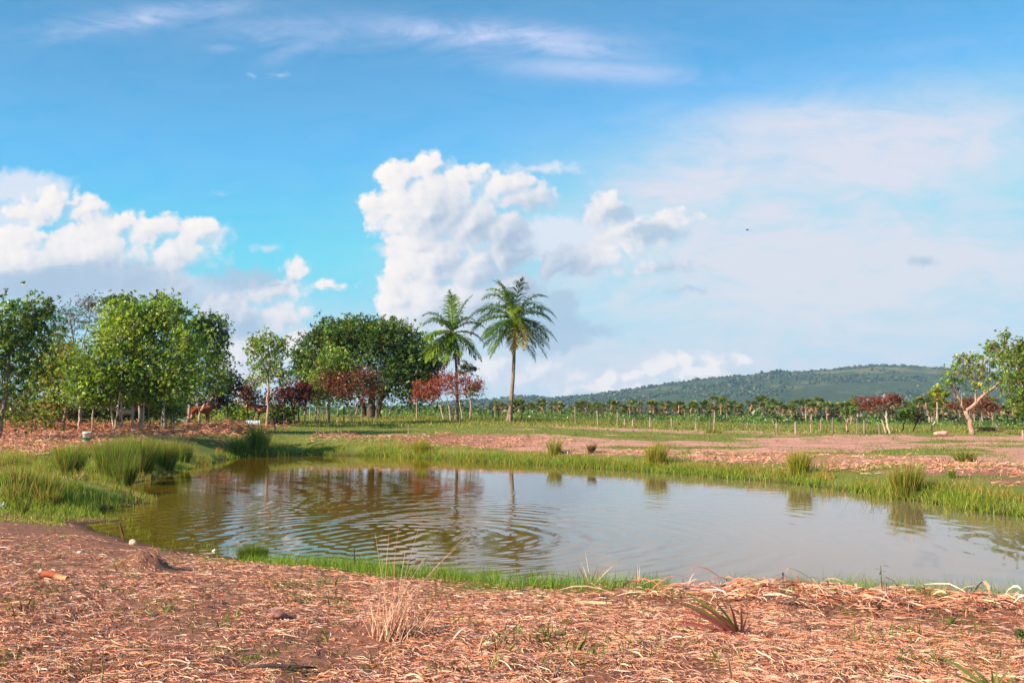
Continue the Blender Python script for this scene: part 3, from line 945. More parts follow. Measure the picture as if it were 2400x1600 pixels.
# --- right side
tree('crooked tree with a thick pink leaning trunk and open crown', [[(2279, 1018, .165), (2272, 985, .14), (2263, 962, .125)], [(2263, 962, .115), (2285, 948, .105), (2298, 930, .09), (2330, 908, .075), (2352, 886, .06), (2362, 850, .04)], [(2285, 950, .07), (2287, 925, .05), (2290, 895, .03)]],
     [(2258, 868, 46, 22, 1.1), (2305, 850, 50, 34, 1.4), (2290, 890, 50, 24, .9), (2340, 830, 30, 30, .9), (2352, 788, 15, 26, .6), (2262, 838, 22, 14, .4), (2330, 815, 22, 22, .5), (2365, 860, 30, 40, .9), (2230, 895, 20, 14, .4)],
     2000, .17, G_MID + G_BRIGHT + [(.2, .24, .05)], PINK_BARK, seed=26, clump=.14, accents=(ORANGE, .01))
tree('bushy tree with orange-flecked leaves cut off by the right edge of the photo', [[(2440, 1020, .16), (2432, 960, .13), (2425, 880, .09)]],
     [(2400, 850, 44, 46, 1.3), (2395, 905, 42, 46, 1.2), (2420, 950, 40, 40, 1), (2450, 870, 60, 80, 1.5), (2390, 820, 22, 18, .4), (2385, 955, 18, 22, .4)], 5200, .17, G_MID + [(.14, .15, .03)], GREY_BARK, Y=58, seed=27, accents=(ORANGE, .05))
tree('flat-topped red tree on pale crooked stems beside the right end of the fence', [[(2086, 1015, .09), (2080, 995, .08), (2076, 975, .06), (2078, 955, .03)], [(2077, 1015, .05), (2068, 985, .045), (2056, 960, .03)]],
     [(2034, 938, 28, 9, 1), (2065, 939, 30, 8, 1), (2092, 932, 20, 9, .8), (2028, 952, 18, 9, .6), (2060, 956, 34, 9, .4), (2104, 941, 16, 8, .4)], 2000, .10, [(.24, .055, .04), (.18, .05, .035), (.13, .06, .04)], PALE_BARK, name='red_leaved_tree', seed=28, clump=.15, accents=([(.42, .10, .05)], .15))
tree('red-leaved tree half hidden behind the crooked pink trunk', [[(2342, 1005, .08), (2330, 985, .07), (2310, 965, .05), (2300, 950, .03)]],
     [(2268, 942, 18, 10, .8), (2310, 942, 24, 12, 1), (2300, 958, 26, 10, .8), (2232, 950, 12, 10, .4), (2325, 955, 18, 10, .6)], 2000, .13, [(.26, .09, .06), (.20, .05, .04), (.15, .10, .05)], GREY_BARK, name='red_leaved_tree', Y=75, seed=29, clump=.15)
tree('slim pale-stemmed young tree with small bright green crown', [[(2183, 1011, .05), (2184, 996, .05), (2194, 985, .045), (2197, 950, .04), (2196, 925, .03)], [(2197, 945, .025), (2210, 932, .015)]],
     [(2194, 915, 12, 14, 1), (2212, 922, 14, 8, .9), (2188, 928, 10, 8, .5), (2202, 935, 12, 6, .4)], 800, .15, G_BRIGHT + G_YEL, PALE_BARK, seed=30, Y=64)
tree('small dark-stemmed shrub tree left of the slim green one', [[(2113, 1014, .05), (2118, 995, .045), (2126, 975, .03)]],
     [(2124, 968, 16, 12, 1), (2112, 975, 12, 9, .5)], 700, .14, G_DARK + G_MID, DARK_BARK, seed=31, Y=64)
tree('leaning dark shrub with thin reddish twigs right of the flat red tree', [[(2138, 1011, .05), (2146, 995, .045), (2152, 985, .03)]],
     [(2150, 975, 16, 12, 1)], 600, .13, G_DARK + RED_D, DARK_BARK, seed=32, Y=65)
tree('nearly leafless tree with one pale arching limb in the fence line', [[(1988, 1015, .07), (1984, 998, .06), (1986, 985, .05)], [(1986, 985, .04), (1996, 973, .035), (2012, 966, .02)], [(1984, 990, .03), (1978, 972, .02)]],
     [(1985, 965, 16, 9, 1), (2000, 962, 12, 7, .6)], 420, .13, G_DARK + G_MID, PINK_BARK, seed=33)
tree('small thin bush of bare forking twigs behind the fence', [[(1815, 985, .04), (1822, 975, .03), (1834, 968, .02)], [(1815, 985, .03), (1808, 974, .02)]],
     [(1820, 975, 12, 7, 1)], 260, .13, G_DARK, PALE_BARK, name='bare_bush', cat='bush', seed=34, Y=90)

def bush(label, px, py, rx, ry, n, leaf, pal, Y, seed, name='bush'):
    return tree(label, [[(px, py, .05), (px - 6, py - ry * .6, .03)], [(px + 1, py, .04), (px + 8, py - ry * .7, .02)]],
                [(px, py - ry, rx, ry, 1), (px - rx * .55, py - ry * .75, rx * .6, ry * .7, .7), (px + rx * .5, py - ry * .8, rx * .6, ry * .75, .7)], n, leaf, pal, DARK_BARK, name=name, cat='bush', Y=Y, seed=seed)
GD2 = [(.022, .03, .014), (.035, .045, .018), (.03, .02, .014)]  # near-black leaf tones: shade behind the grove put into the bush colour
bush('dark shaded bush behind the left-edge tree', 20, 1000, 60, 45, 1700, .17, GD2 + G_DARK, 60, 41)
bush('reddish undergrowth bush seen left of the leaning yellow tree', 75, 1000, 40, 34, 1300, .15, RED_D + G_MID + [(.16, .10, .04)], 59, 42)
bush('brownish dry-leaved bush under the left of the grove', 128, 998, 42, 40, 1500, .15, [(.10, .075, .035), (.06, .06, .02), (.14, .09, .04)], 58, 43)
bush('deep green bush with leaves darkened for shade behind the thin stems left of the bucket', 190, 990, 46, 30, 1500, .16, GD2 + G_DARK, 61, 44)
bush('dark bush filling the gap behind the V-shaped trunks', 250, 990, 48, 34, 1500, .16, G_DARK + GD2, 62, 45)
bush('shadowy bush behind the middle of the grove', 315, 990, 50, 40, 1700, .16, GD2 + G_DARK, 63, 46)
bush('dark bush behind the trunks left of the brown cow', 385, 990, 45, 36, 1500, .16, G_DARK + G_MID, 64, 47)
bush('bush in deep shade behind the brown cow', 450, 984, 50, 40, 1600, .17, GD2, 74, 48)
bush('pale green leafy bush above the rusty metal fence sheet', 555, 985, 32, 22, 1100, .17, G_BRIGHT + G_MID, 73, 49)
bush('dull green bush right of the tan cow', 662, 992, 30, 24, 1000, .16, G_DARK + G_MID, 67, 50)
bush('yellow-green bush glimpsed under the mango on its left', 672, 978, 24, 16, 700, .2, G_BRIGHT, 95, 51)
bush('dark twiggy brush at the foot of the maroon tree', 655, 1003, 26, 12, 600, .13, GD2 + [(.10, .06, .04)], 62, 52)

# rusty dead tuft on top of the tall whitish stem
# ------------------------------------------------------------------ coconut palms
def coconut(label, base, top, bend_px, L, seed, fr, nuts, rtr):
    rg = np.random.default_rng(seed)
    Y = 75.0
    p0 = onY(base[0], base[1], Y)
    p0[2] = ground(p0[0], p0[1])
    p1 = onY(top[0], top[1], Y) - p0
    R = root('coconut_palm', p0, label, 'palm tree', 'coconut palms beside the fence')
    t = np.linspace(0, 1, 16)
    P = p1 * t[:, None]
    P[:, 0] += np.sin(t * np.pi) * bend_px * Y / FPX
    P[0, 2] = -.1
    rr = rtr * (1.0 - .42 * t) * (1 + .9 * np.exp(-t * 16)) * (1 + .03 * np.sin(np.arange(16) * 2.4))
    tb = MB()
    tb.tube(P, rr, 12, (.24, .17, .125))
    tb.build('trunk', BARK, R, True)
    for (az, el, ln, sag, kind) in fr:
        az, el = math.radians(az + rg.normal(0, 11)), math.radians(el + rg.normal(0, 7))
        side = rg.normal(0, .35)
        ln *= rg.uniform(.88, 1.1)
        ln *= L
        m_ = 14
        d = np.array([math.cos(az) * math.cos(el), math.sin(az) * math.cos(el), math.sin(el)])
        pts = [p1 + np.array([0, 0, rg.uniform(-.15, .1)])]
        for k in range(m_ - 1):
            d = d + np.array([0, 0, -sag * .86 * (0.3 + 1.5 * k / m_)]) * ((2.2 if el > .1 else 1.6) / m_)
            d = d + np.array([-math.sin(az), math.cos(az), 0]) * side / m_
            d = d / np.linalg.norm(d)
            pts.append(pts[-1] + d * ln / (m_ - 1))
        pts = np.array(pts)
        mb = MB()
        pal = {'g': [(.12, .21, .012), (.17, .25, .016), (.09, .17, .012)], 'd': [(.06, .13, .014), (.09, .165, .018)],  # 'd' greens put shade into the fronds, mostly those away from the sun
               'y': [(.36, .30, .035), (.44, .26, .03)], 'b': [(.20, .10, .05), (.26, .13, .06)]}[kind]
        base_c = np.array(pal[rg.integers(0, len(pal))])
        rib = {'g': (.22, .22, .05), 'd': (.14, .15, .05), 'y': (.42, .24, .04), 'b': (.24, .13, .07)}[kind]
        mb.tube(pts, np.linspace(.045, .008, m_), 5, rib)
        tan = unit(np.gradient(pts, axis=0))
        K = 40
        s = np.sort(np.clip(np.linspace(.10, 1.0, K) + rg.normal(0, .012, K), .08, 1.0))
        q = s * (m_ - 1)
        ctr = np.stack([np.interp(q, np.arange(m_), pts[:, c]) for c in range(3)], 1)
        tg = unit(np.stack([np.interp(q, np.arange(m_), tan[:, c]) for c in range(3)], 1))
        upv = np.array([0, 0, 1.0])
        sd = unit(np.cross(tg, upv + 0.001))
        nm = unit(np.cross(sd, tg))
        Vl, Fl, Tl = [], [], []
        for sg in (-1, 1):
            ll = ln * .29 * np.sin(np.clip(s * 1.02, 0, 1) * np.pi * .86 + .33) * (1 + rg.normal(0, .12, K))
            ll = np.maximum(ll, .18)
            fwd = (.35 + .65 * s)[:, None]
            dd = unit(sd * sg * (1 - .35 * s)[:, None] + tg * fwd + nm * .25 + rg.normal(0, .11, (K, 3)))
            drop = np.array([0, 0, -1.0]) * (rg.uniform(.5, 1.15, K) + (.5 if kind == 'b' else 0))[:, None]
            a = ctr
            b1 = a + dd * (ll * .5)[:, None]
            d2 = unit(dd + drop)
            b2 = b1 + d2 * (ll * .5)[:, None]
            wv = unit(np.cross(dd, nm)) * .030
            wv2 = unit(np.cross(d2, nm)) * .012
            c_ = base_c * np.exp(rg.normal(0, .16, (K, 1)))
            for k in range(K):
                o = len(Vl)
                Vl += [a[k] - wv[k] * .7, a[k] + wv[k] * .7, b1[k] + wv[k], b1[k] - wv[k], b2[k] + wv2[k], b2[k] - wv2[k]]
                Fl += [(o, o + 1, o + 2, o + 3), (o + 3, o + 2, o + 4, o + 5)]
                Tl += [c_[k]] * 6
        o = mb.n
        mb.V.append(np.array(Vl))
        mb.F += [tuple(i + o for i in f) for f in Fl]
        mb.T.append(np.array(Tl))
        mb.n += len(Vl)
        mb.build('frond', PALMLEAF, R)
    for k in range(nuts):
        nb = MB()
        a = rg.uniform(0, 2 * np.pi)
        c0 = p1 + np.array([math.cos(a) * .28, math.sin(a) * .28, -.28 - rg.uniform(0, .25)])
        th = np.linspace(0, np.pi, 7)
        nb.lathe([(max(.13 * math.sin(x), .002), -.15 * math.cos(x)) for x in th], 8, (.20, .13, .03), c0)
        nb.build('coconut', PLASTIC, R, True)
    return R
FRX = [(175, 20, 1.0, .9, 'g'), (5, 18, 1.0, .9, 'd'), (195, -20, 1.05, .6, 'd'), (350, -18, 1.0, .7, 'd'), (215, -52, 1.0, .4, 'g'), (320, -55, 1.0, .4, 'd'), (160, -35, 1., .5, 'g'), (20, -38, 1., .5, 'd'), (185, 2, 1., .8, 'g'), (355, -2, 1., .8, 'g'), (170, 66, .9, .9, 'g'), (280, 40, .8, 1.1, 'g')]
FR2 = [(165, 82, 1.02, .55, 'g'), (195, 70, 1.05, .95, 'g'), (10, 78, 1.0, .6, 'd'), (345, 64, 1.0, .95, 'd'), (185, 54, 1.0, 1.1, 'g'), (15, 52, 1.0, 1.15, 'd'), (178, 40, 1.02, 1.05, 'g'), (230, 64, .8, 1.1, 'g'), (120, 60, .9, 1.2, 'd'),
       (2, 32, 1.0, 1.0, 'd'), (190, 24, 1.05, .95, 'd'), (340, 12, 1.0, 1.0, 'd'), (165, 8, 1.05, .9, 'd'), (205, -8, 1.0, .7, 'g'), (30, -5, .95, .8, 'd'), (225, -20, 1.05, .5, 'd'), (325, -28, 1.05, .5, 'd'),
       (240, -40, 1.0, .45, 'd'), (300, -48, .95, .4, 'y'), (345, -36, 1.05, .5, 'g'), (200, -46, 1.0, .4, 'd'), (270, 20, .8, 1.2, 'g'), (255, -62, .8, .3, 'y'), (120, -30, 1.0, .5, 'd'), (60, -40, 1.0, .5, 'd'), (285, -70, .7, .2, 'y')]
coconut('taller coconut palm with yellow inner fronds standing clear against the sky', (1193, 988), (1206, 742), 4, 3.6, 5, FR2 + FRX, 7, .165)
FR1 = [(170, 84, 1.05, .5, 'g'), (190, 72, 1.05, .85, 'g'), (15, 74, 1.05, .5, 'd'), (175, 60, 1.0, 1.05, 'g'), (350, 58, .9, 1.1, 'd'), (120, 66, .8, 1.0, 'g'), (170, 38, 1.05, .95, 'g'), (20, 38, 1.0, .9, 'g'),
       (195, 18, 1.0, .9, 'g'), (355, 14, 1.0, .9, 'd'), (215, 0, 1.0, .7, 'g'), (330, -10, 1.05, .7, 'd'), (200, -26, 1.1, .4, 'g'), (235, -40, 1.0, .4, 'g'), (300, -45, .9, .4, 'g'), (345, -34, 1.1, .5, 'd'), (265, -20, .8, .9, 'g'),
       (275, -62, .8, .3, 'd'), (120, -20, 1., .6, 'd'), (60, -30, 1., .6, 'd'), (250, -78, .95, .1, 'b'), (290, -80, .9, .1, 'b'), (225, -70, 1.0, .1, 'b')]
coconut('shorter coconut palm with hanging brown dead fronds above the red tree', (1070, 985), (1061, 778), 5, 3.05, 9, FR1 + FRX[::2], 4, .125)

# ------------------------------------------------------------------ fan palms far beyond the fence
def fan_palm_meshes(seed):
    rg = np.random.default_rng(seed)
    tb = MB()
    h = 1.0
    tb.tube(np.array([[0, 0, -.03], [.01, 0, .4], [0, .01, .8]]), [.034, .026, .026], 6, (.42, .27, .21))
    cb = MB()
    for k in range(20):
        az = rg.uniform(0, 2 * np.pi)
        el = rg.uniform(-.3, 1.35)
        d = np.array([math.cos(az) * math.cos(el), math.sin(az) * math.cos(el), math.sin(el)])
        c0 = np.array([0, 0, .8])
        hub = c0 + d * rg.uniform(.10, .17)
        s = unit(np.cross(d, [0, 0, 1.0]))
        n_ = np.cross(s, d)
        pts = [hub]
        r = rg.uniform(.13, .19)
        for q in range(9):
            th = -1.35 + 2.7 * q / 8
            rr = r * (1 if q % 2 == 0 else .72)
            pts.append(hub + (d * math.cos(th) + s * math.sin(th)) * rr - np.array([0, 0, .03 * abs(th)]) + n_ * rg.normal(0, .012))
        cb.add(pts, [(0, q + 1, q + 2) for q in range(8)], pick([(.12, .155, .03), (.17, .19, .04), (.08, .12, .025)], 1, rg)[0])
    for k in range(8):
        az = rg.uniform(0, 2 * np.pi)
        d = np.array([math.cos(az), math.sin(az), 0])
        s = np.array([-d[1], d[0], 0])
        a = np.array([0, 0, .79])
        b = a + d * .10 - np.array([0, 0, .13])
        cb.add([a, b + s * .06, b - np.array([0, 0, .13]) - d * .03, b - s * .06], [(0, 1, 2, 3)], pick([(.36, .20, .12), (.26, .15, .09)], 1, rg)[0])
    return tb, cb
FP = []
for sd in range(6):
    tb, cb = fan_palm_meshes(300 + sd)
    FP.append((tb, cb))
rgp = np.random.default_rng(77)
fp_spots = []
for px in np.linspace(1135, 2395, 165):
    fp_spots.append((px + rgp.normal(0, 9), rgp.uniform(150, 300)))
for px in np.linspace(1150, 2390, 50):
    fp_spots.append((px + rgp.normal(0, 9), rgp.uniform(135, 170)))
for px in np.linspace(900, 1120, 10):
    fp_spots.append((px + rgp.normal(0, 6), rgp.uniform(190, 300)))
fp_proto = []
for i, (px, Y) in enumerate(fp_spots):
    x = (px - 1200) / FPX * Y * 1.0
    z = ground(x, Y)
    q = i % 6
    toppx = rgp.uniform(938, 962) if rgp.uniform() < .85 else rgp.uniform(928, 940)
    ht = (onY(px, toppx, Y)[2] - z) / 1.02
    ht = float(np.clip(ht, 2.5, 12))
    R = root('fan_palm', (x, Y, z), 'small fan palm with brown skirt in the dense palm wood below the blue ridge', 'palm tree', 'fan palms of the distant palm wood')
    if q >= len(fp_proto):
        tr_ = FP[q][0].build('trunk', BARK, R)
        cr_ = FP[q][1].build('crown', PALMLEAF, R)
        fp_proto.append((tr_, cr_))
    else:
        for o in fp_proto[q]:
            c = o.copy()
            col.objects.link(c)
            c.parent = R
    sxy = min(ht, 6) * rgp.uniform(.85, 1.35)
    R.scale = (sxy, sxy, ht)
    R.rotation_euler = (rgp.normal(0, .05), rgp.normal(0, .05), rgp.uniform(0, 6.28))

# scrub among and in front of the palms: nobody could count it
def scrub(n, y0, y1, pal, leaf, hmax, seed, px0, px1, clump, kids=26):
    rg = np.random.default_rng(seed)
    k = n // kids
    Y = rg.uniform(y0, y1, k)
    px = rg.uniform(px0, px1, k)
    X = (px - 1200) / FPX * Y
    Z = terrain(X, Y)
    hh = rg.uniform(.1, 1, k) * hmax
    idx = np.repeat(np.arange(k), kids)
    cc = np.stack([X, Y, Z], 1)[idx] + rg.normal(0, 1, (k * kids, 3)) * clump * np.array([1, 1, .6])
    cc[:, 2] += hh[idx] * rg.uniform(.15, 1, k * kids)
    lo = Z[idx] + .05
    cc[:, 2] = np.maximum(cc[:, 2], lo)
    V_, F_ = leaf_mesh(cc, leaf * np.exp(rg.normal(0, .3, len(cc))), .5, .5, 0, None, rg)
    T_ = pick(pal, k, rg, .25)[idx] * np.exp(rg.normal(0, .2, (len(cc), 1)))
    return V_, F_, np.repeat(np.clip(T_, 0, .5), 4, 0)
parts = [scrub(30000, 140, 300, GD2 + G_DARK + [(.12, .09, .05)], .7, 2.2, 1, 850, 2500, .7),
         scrub(22000, 100, 150, G_MID + G_DARK + [(.24, .24, .05), (.20, .22, .05)], .22, 1.2, 2, 850, 1850, .42),
         scrub(14000, 95, 170, G_MID + G_DARK + [(.20, .21, .05)], .22, .6, 3, 1700, 2500, .4),
         scrub(8000, 130, 300, G_DARK + G_MID, .75, 3.0, 4, -100, 900, .9)]
o_, Vs, Fs, Ts = 0, [], [], []
for V_, F_, T_ in parts:
    Vs.append(V_); Fs.append(F_ + o_); Ts.append(T_); o_ += len(V_)
sc_o = mk('undergrowth', np.concatenate(Vs), np.concatenate(Fs), LEAF, None, np.concatenate(Ts))
sc_o['kind'] = 'stuff'

# ------------------------------------------------------------------ hills
SKYL = [(850, 946), (1000, 942), (1090, 932), (1160, 929), (1215, 923), (1240, 921), (1290, 927), (1340, 924), (1400, 916), (1450, 910), (1500, 902), (1560, 893), (1600, 888), (1660, 880),
        (1700, 876), (1760, 873), (1800, 866), (1822, 861), (1836, 861), (1855, 866), (1900, 862), (1950, 859), (2000, 853), (2060, 849), (2120, 850), (2200, 855), (2280, 860), (2400, 872), (2600, 890), (3000, 925), (3400, 948)]
YR, YB = 2700.0, 1500.0
hx = np.linspace(700, 3400, 520)
hs_ = np.concatenate([np.linspace(0, 1, 120), 1 + np.linspace(0.01, .45, 24)])
HX, HS = np.meshgrid(hx, hs_)
topz = onY(HX, np.interp(HX, [p[0] for p in SKYL], [p[1] for p in SKYL]), YR)[..., 2]
HY = YB + (YR - YB) * HS
HXw = (HX - 1200) / FPX * HY * (1 + 0.0 * HS)
zb = -9.0
prof = np.where(HS <= 1, HS ** 1.25, np.maximum(1 - (HS - 1) * 2.4, 0))
gul = (fbm(HXw, HY, 0.004, 5, 91) - .5) * 85 * np.sin(np.clip(HS, 0, 1) * np.pi) * np.clip((topz + 8) / 120, .1, 1)
HZ = zb + (topz - 7 - zb) * prof + gul
HZ = np.minimum(HZ, np.where(HS < 1, zb + (topz - 6 - zb) * (HS * (YB + (YR - YB) * HS) / YR * .4 + HS * .6), HZ))
nrw, ncl = HX.shape
i, k = np.meshgrid(np.arange(nrw - 1), np.arange(ncl - 1), indexing='ij')
Fh = np.stack([i * ncl + k, i * ncl + k + 1, (i + 1) * ncl + k + 1, (i + 1) * ncl + k], -1).reshape(-1, 4)
m, g = material('hill_slope')
pos = g.new('ShaderNodeNewGeometry').outputs['Position']
n1 = g.noise(pos, 0.006, 6, 0.6)
n2 = g.noise(pos, 0.05, 5, 0.7)
c = g.mix(n2, (.028, .055, .026), (.07, .10, .036))
c = g.mix(g.step(n1, .56, .64, 0, .9), c, (.15, .155, .05))
c = g.mix(g.step(g.noise(g.v('ADD', pos, (900, 300, 0)), 0.007, 5, 0.6), .64, .70, 0, .9), c, (.30, .19, .13))
out(g, principled(g, c, .95, .05, bump(g, n2, 1.0, 6.0)))
hill = mk('hills', np.stack([HXw, HY, HZ], -1), Fh, m, None, None, True)
hill['kind'] = 'structure'
# woodland on the slope
rg = np.random.default_rng(5)
N = 26000
fi = rg.uniform(0, 118, N)
fj = rg.uniform(60, ncl - 2, N)
i0, j0 = fi.astype(int), fj.astype(int)
TX, TY, TZ = HXw[i0, j0], HY[i0, j0], HZ[i0, j0]
TX = TX + rg.uniform(-4, 4, N)
dens = fbm(TX, TY, 0.006, 4, 123)
keep = dens > .47 + rg.uniform(-.06, .06, N)
keep |= (i0 > 112)
TX, TY, TZ = TX[keep], TY[keep], TZ[keep]
N = len(TX)
ph = (1 + 5 ** .5) / 2
ico = unit(np.array([(-1, ph, 0), (1, ph, 0), (-1, -ph, 0), (1, -ph, 0), (0, -1, ph), (0, 1, ph), (0, -1, -ph), (0, 1, -ph), (ph, 0, -1), (ph, 0, 1), (-ph, 0, -1), (-ph, 0, 1)], float))
icoF = np.array([(0, 11, 5), (0, 5, 1), (0, 1, 7), (0, 7, 10), (0, 10, 11), (1, 5, 9), (5, 11, 4), (11, 10, 2), (10, 7, 6), (7, 1, 8), (3, 9, 4), (3, 4, 2), (3, 2, 6), (3, 6, 8), (3, 8, 9), (4, 9, 5), (2, 4, 11), (6, 2, 10), (8, 6, 7), (9, 8, 1)])
sz = rg.uniform(1.5, 3.9, N) * np.where(rg.uniform(size=N) < .06, 1.5, 1)
Vt = ico[None] * (sz[:, None, None] * np.array([1, 1, 1.05])) * rg.uniform(.65, 1.3, (N, 12, 1)) + np.stack([TX, TY, TZ + sz * .55], 1)[:, None, :]
Ft = (icoF[None] + (np.arange(N) * 12)[:, None, None]).reshape(-1, 3)
Tt = np.repeat(pick([(.020, .046, .024), (.028, .058, .027), (.014, .034, .02), (.045, .072, .03), (.08, .085, .05)], N, rg, .25), 12, 0)
ft = mk('hillside_woodland', Vt, Ft, HILLTREE, None, Tt)
ft['kind'] = 'stuff'

# ------------------------------------------------------------------ reeds and tussocks
def tussock(label, px, py, hpx, wpx, n, pal, seed, name='reed_tussock', cat='reeds', group='reed tussocks round the pond', wd=.012, spread=.35):
    n = int(n * 1.25)
    rg = np.random.default_rng(seed)
    b = hit(px, py)
    sc = b[1] / FPX
    H, Wd = hpx * sc, wpx * sc * .5
    rr = np.sqrt(rg.uniform(0, 1, n)) * Wd * .55
    th = rg.uniform(0, 2 * np.pi, n)
    B = np.stack([np.cos(th) * rr, np.sin(th) * rr * .8, np.zeros(n)], 1)
    B[:, 2] = np.maximum(terrain(B[:, 0] + b[0], B[:, 1] + b[1]), ZW) - b[2] - .03
    lean = np.stack([np.cos(th), np.sin(th)], 1) * (rr / Wd)[:, None] * spread + rg.normal(0, .09, (n, 2)) + np.array([.05, 0])
    bend = np.stack([np.cos(th), np.sin(th)], 1) * rg.uniform(0, .15, (n, 1)) + rg.normal(0, .08, (n, 2))
    h = H * rg.uniform(.5, 1.15, n) * (1 - .25 * (rr / Wd))
    V_, F_, lv = blades(B, h, wd * rg.uniform(.7, 1.4, n), lean, bend, 4, rg)
    R = tag(mk(name, V_, F_, GRASS, None, np.repeat(pick(pal, n, rg, .22), lv, 0)), label, cat, group)
    R.location = [float(c) for c in b]
    return R
RG = [(.15, .23, .03), (.20, .27, .04), (.11, .17, .03), (.26, .27, .06), (.36, .24, .09)]
RD = [(.13, .21, .03), (.17, .25, .04), (.09, .15, .025), (.30, .22, .08)]
RY = [(.24, .28, .03), (.31, .30, .04), (.17, .23, .03), (.36, .24, .04)]
tussock('tallest dark reed clump in the bed at the left shore', 262, 1128, 112, 90, 1100, RD, 1, wd=.014)
tussock('reed clump with tan dry stalks in the middle of the left bed', 325, 1112, 100, 90, 1000, RD + RG, 2, wd=.014)
tussock('reed clump on the right shoulder of the left bed', 380, 1098, 82, 80, 800, RG, 3, wd=.014)
tussock('small reed clump ending the left bed by the water', 425, 1082, 60, 60, 500, RG, 4, wd=.014)
tussock('light green grassy clump at the left end of the reed bed', 160, 1118, 85, 80, 800, RG + [(.15, .19, .04)], 5, wd=.014)
tussock('reed clump at the back of the left bed', 300, 1085, 70, 100, 800, RG, 18, wd=.014)
tussock('tan-topped tall grass clump at the left photo edge behind the near bank', 40, 1150, 62, 110, 600, RG + [(.46, .30, .14)], 20, wd=.012)
tussock('green and tan grass clump between the left edge and the reed bed', 110, 1165, 58, 100, 600, RG + [(.44, .26, .12)], 21, wd=.012)
tussock('thin upright green blades standing left of the little spit', 52, 1205, 80, 30, 70, RD, 22, wd=.010)
tussock('dark reed clump in front of the bed where it meets the water', 290, 1138, 84, 70, 700, RD, 23, wd=.013)
tussock('dark reed clump at the far left corner of the pond', 602, 1064, 72, 62, 700, RD, 6, wd=.02)
tussock('lower reed clump joined to the left of the far corner clump', 562, 1062, 46, 56, 400, RG, 7, wd=.02)
tussock('yellow-green round tussock on the far shore midway along the pond', 1536, 1092, 60, 62, 520, RY, 8, wd=.018)
tussock('yellow-green tussock topped by dry straw on the far right shore', 1872, 1112, 66, 66, 560, RY, 9, wd=.015)
tussock('largest yellow-green tussock at the water edge on the right', 2122, 1163, 92, 92, 620, RY + RG, 10, wd=.014, spread=.45)
tussock('low spreading green tuft on the pale bank near the right edge', 2262, 1082, 34, 78, 260, RG, 11, 'grass_tuft', 'grass', 'green tufts on the far bank', .02, .9)
tussock('feathery ochre tuft on the far bank behind the pond centre', 985, 1062, 40, 50, 240, RY, 12, 'grass_tuft', 'grass', 'green tufts on the far bank', .02, .5)
tussock('thin upright tuft on the far bank right of the tall palm reflection', 1300, 1065, 42, 40, 200, RG + RY, 13, 'grass_tuft', 'grass', 'green tufts on the far bank', .02, .5)
tussock('short dark tuft right of the largest water-edge tussock', 2228, 1120, 34, 22, 90, RD, 14, 'grass_tuft', 'grass', 'green tufts on the far bank', .014, .4)
tussock('low green tuft on the pale dirt path', 1672, 1014, 14, 70, 240, RG, 15, 'grass_tuft', 'grass', 'green tufts on the far bank', .03, .9)
tussock('brownish weedy tuft on the far bank left of the yellow-green tussock', 1386, 1062, 28, 22, 140, [(.16, .11, .05), (.10, .09, .03)], 16, 'grass_tuft', 'grass', 'green tufts on the far bank', .02, .5)
tussock('rounded bright grass clump standing in the water at the near left shore', 590, 1313, 44, 110, 1500, [(.11, .17, .02), (.08, .13, .018), (.15, .19, .03)], 17, 'grass_clump', 'grass', None, .006, .25)

# ------------------------------------------------------------------ shore grass, marsh, pasture
def scatter(n, x0, x1, y0, y1, rg):
    return rg.uniform(x0, x1, n), rg.uniform(y0, y1, n)
rg = np.random.default_rng(21)
SV, SF, ST, so = [], [], [], 0
def add_blades(x, y, h, wd, pal, rg, lean=.18, bendk=.25, levels=3, jit=.2, sub=0.0):
    global so
    n = len(x)
    z = np.maximum(terrain(x, y), ZW - sub) - .01
    B = np.stack([x, y, z], 1)
    V_, F_, lv = blades(B, h, wd, rg.normal(0, lean, (n, 2)), rg.normal(0, bendk, (n, 2)), levels, rg)
    SV.append(V_); SF.append(F_ + so); so += len(V_)
    ST.append(np.repeat(pick(pal, n, rg, jit), lv, 0))
GN = [(.20, .31, .03), (.15, .26, .025), (.26, .34, .05), (.13, .21, .03)]
# near fringe
x, y = scatter(400000, -9, 9, 9, 19, rg)
d = pond_d(x, y)
cl = fbm(x, y, 1.4, 3, 201)
k = (np.abs(x) < .68 * y + .5) & (d > -.45) & (d < 1.0 * (0.45 + cl)) & (rg.uniform(size=len(x)) < np.where(d < 0, .25 * (cl > .45), 1.0) * sstep(cl, .34, .54)) & ~((x < -3.6) & (d > -.3) & (rg.uniform(size=len(x)) > .02))
x, y, d = x[k], y[k], d[k]
k = rg.uniform(size=len(x)) < .55
x, y, d = x[k], y[k], d[k]
hb = .20 + .10 * sstep(x, 1, 5) - .06 * sstep(x, -1, -4)
add_blades(x, y, hb * rg.uniform(.45, 1.25, len(x)), .006, GN, rg)
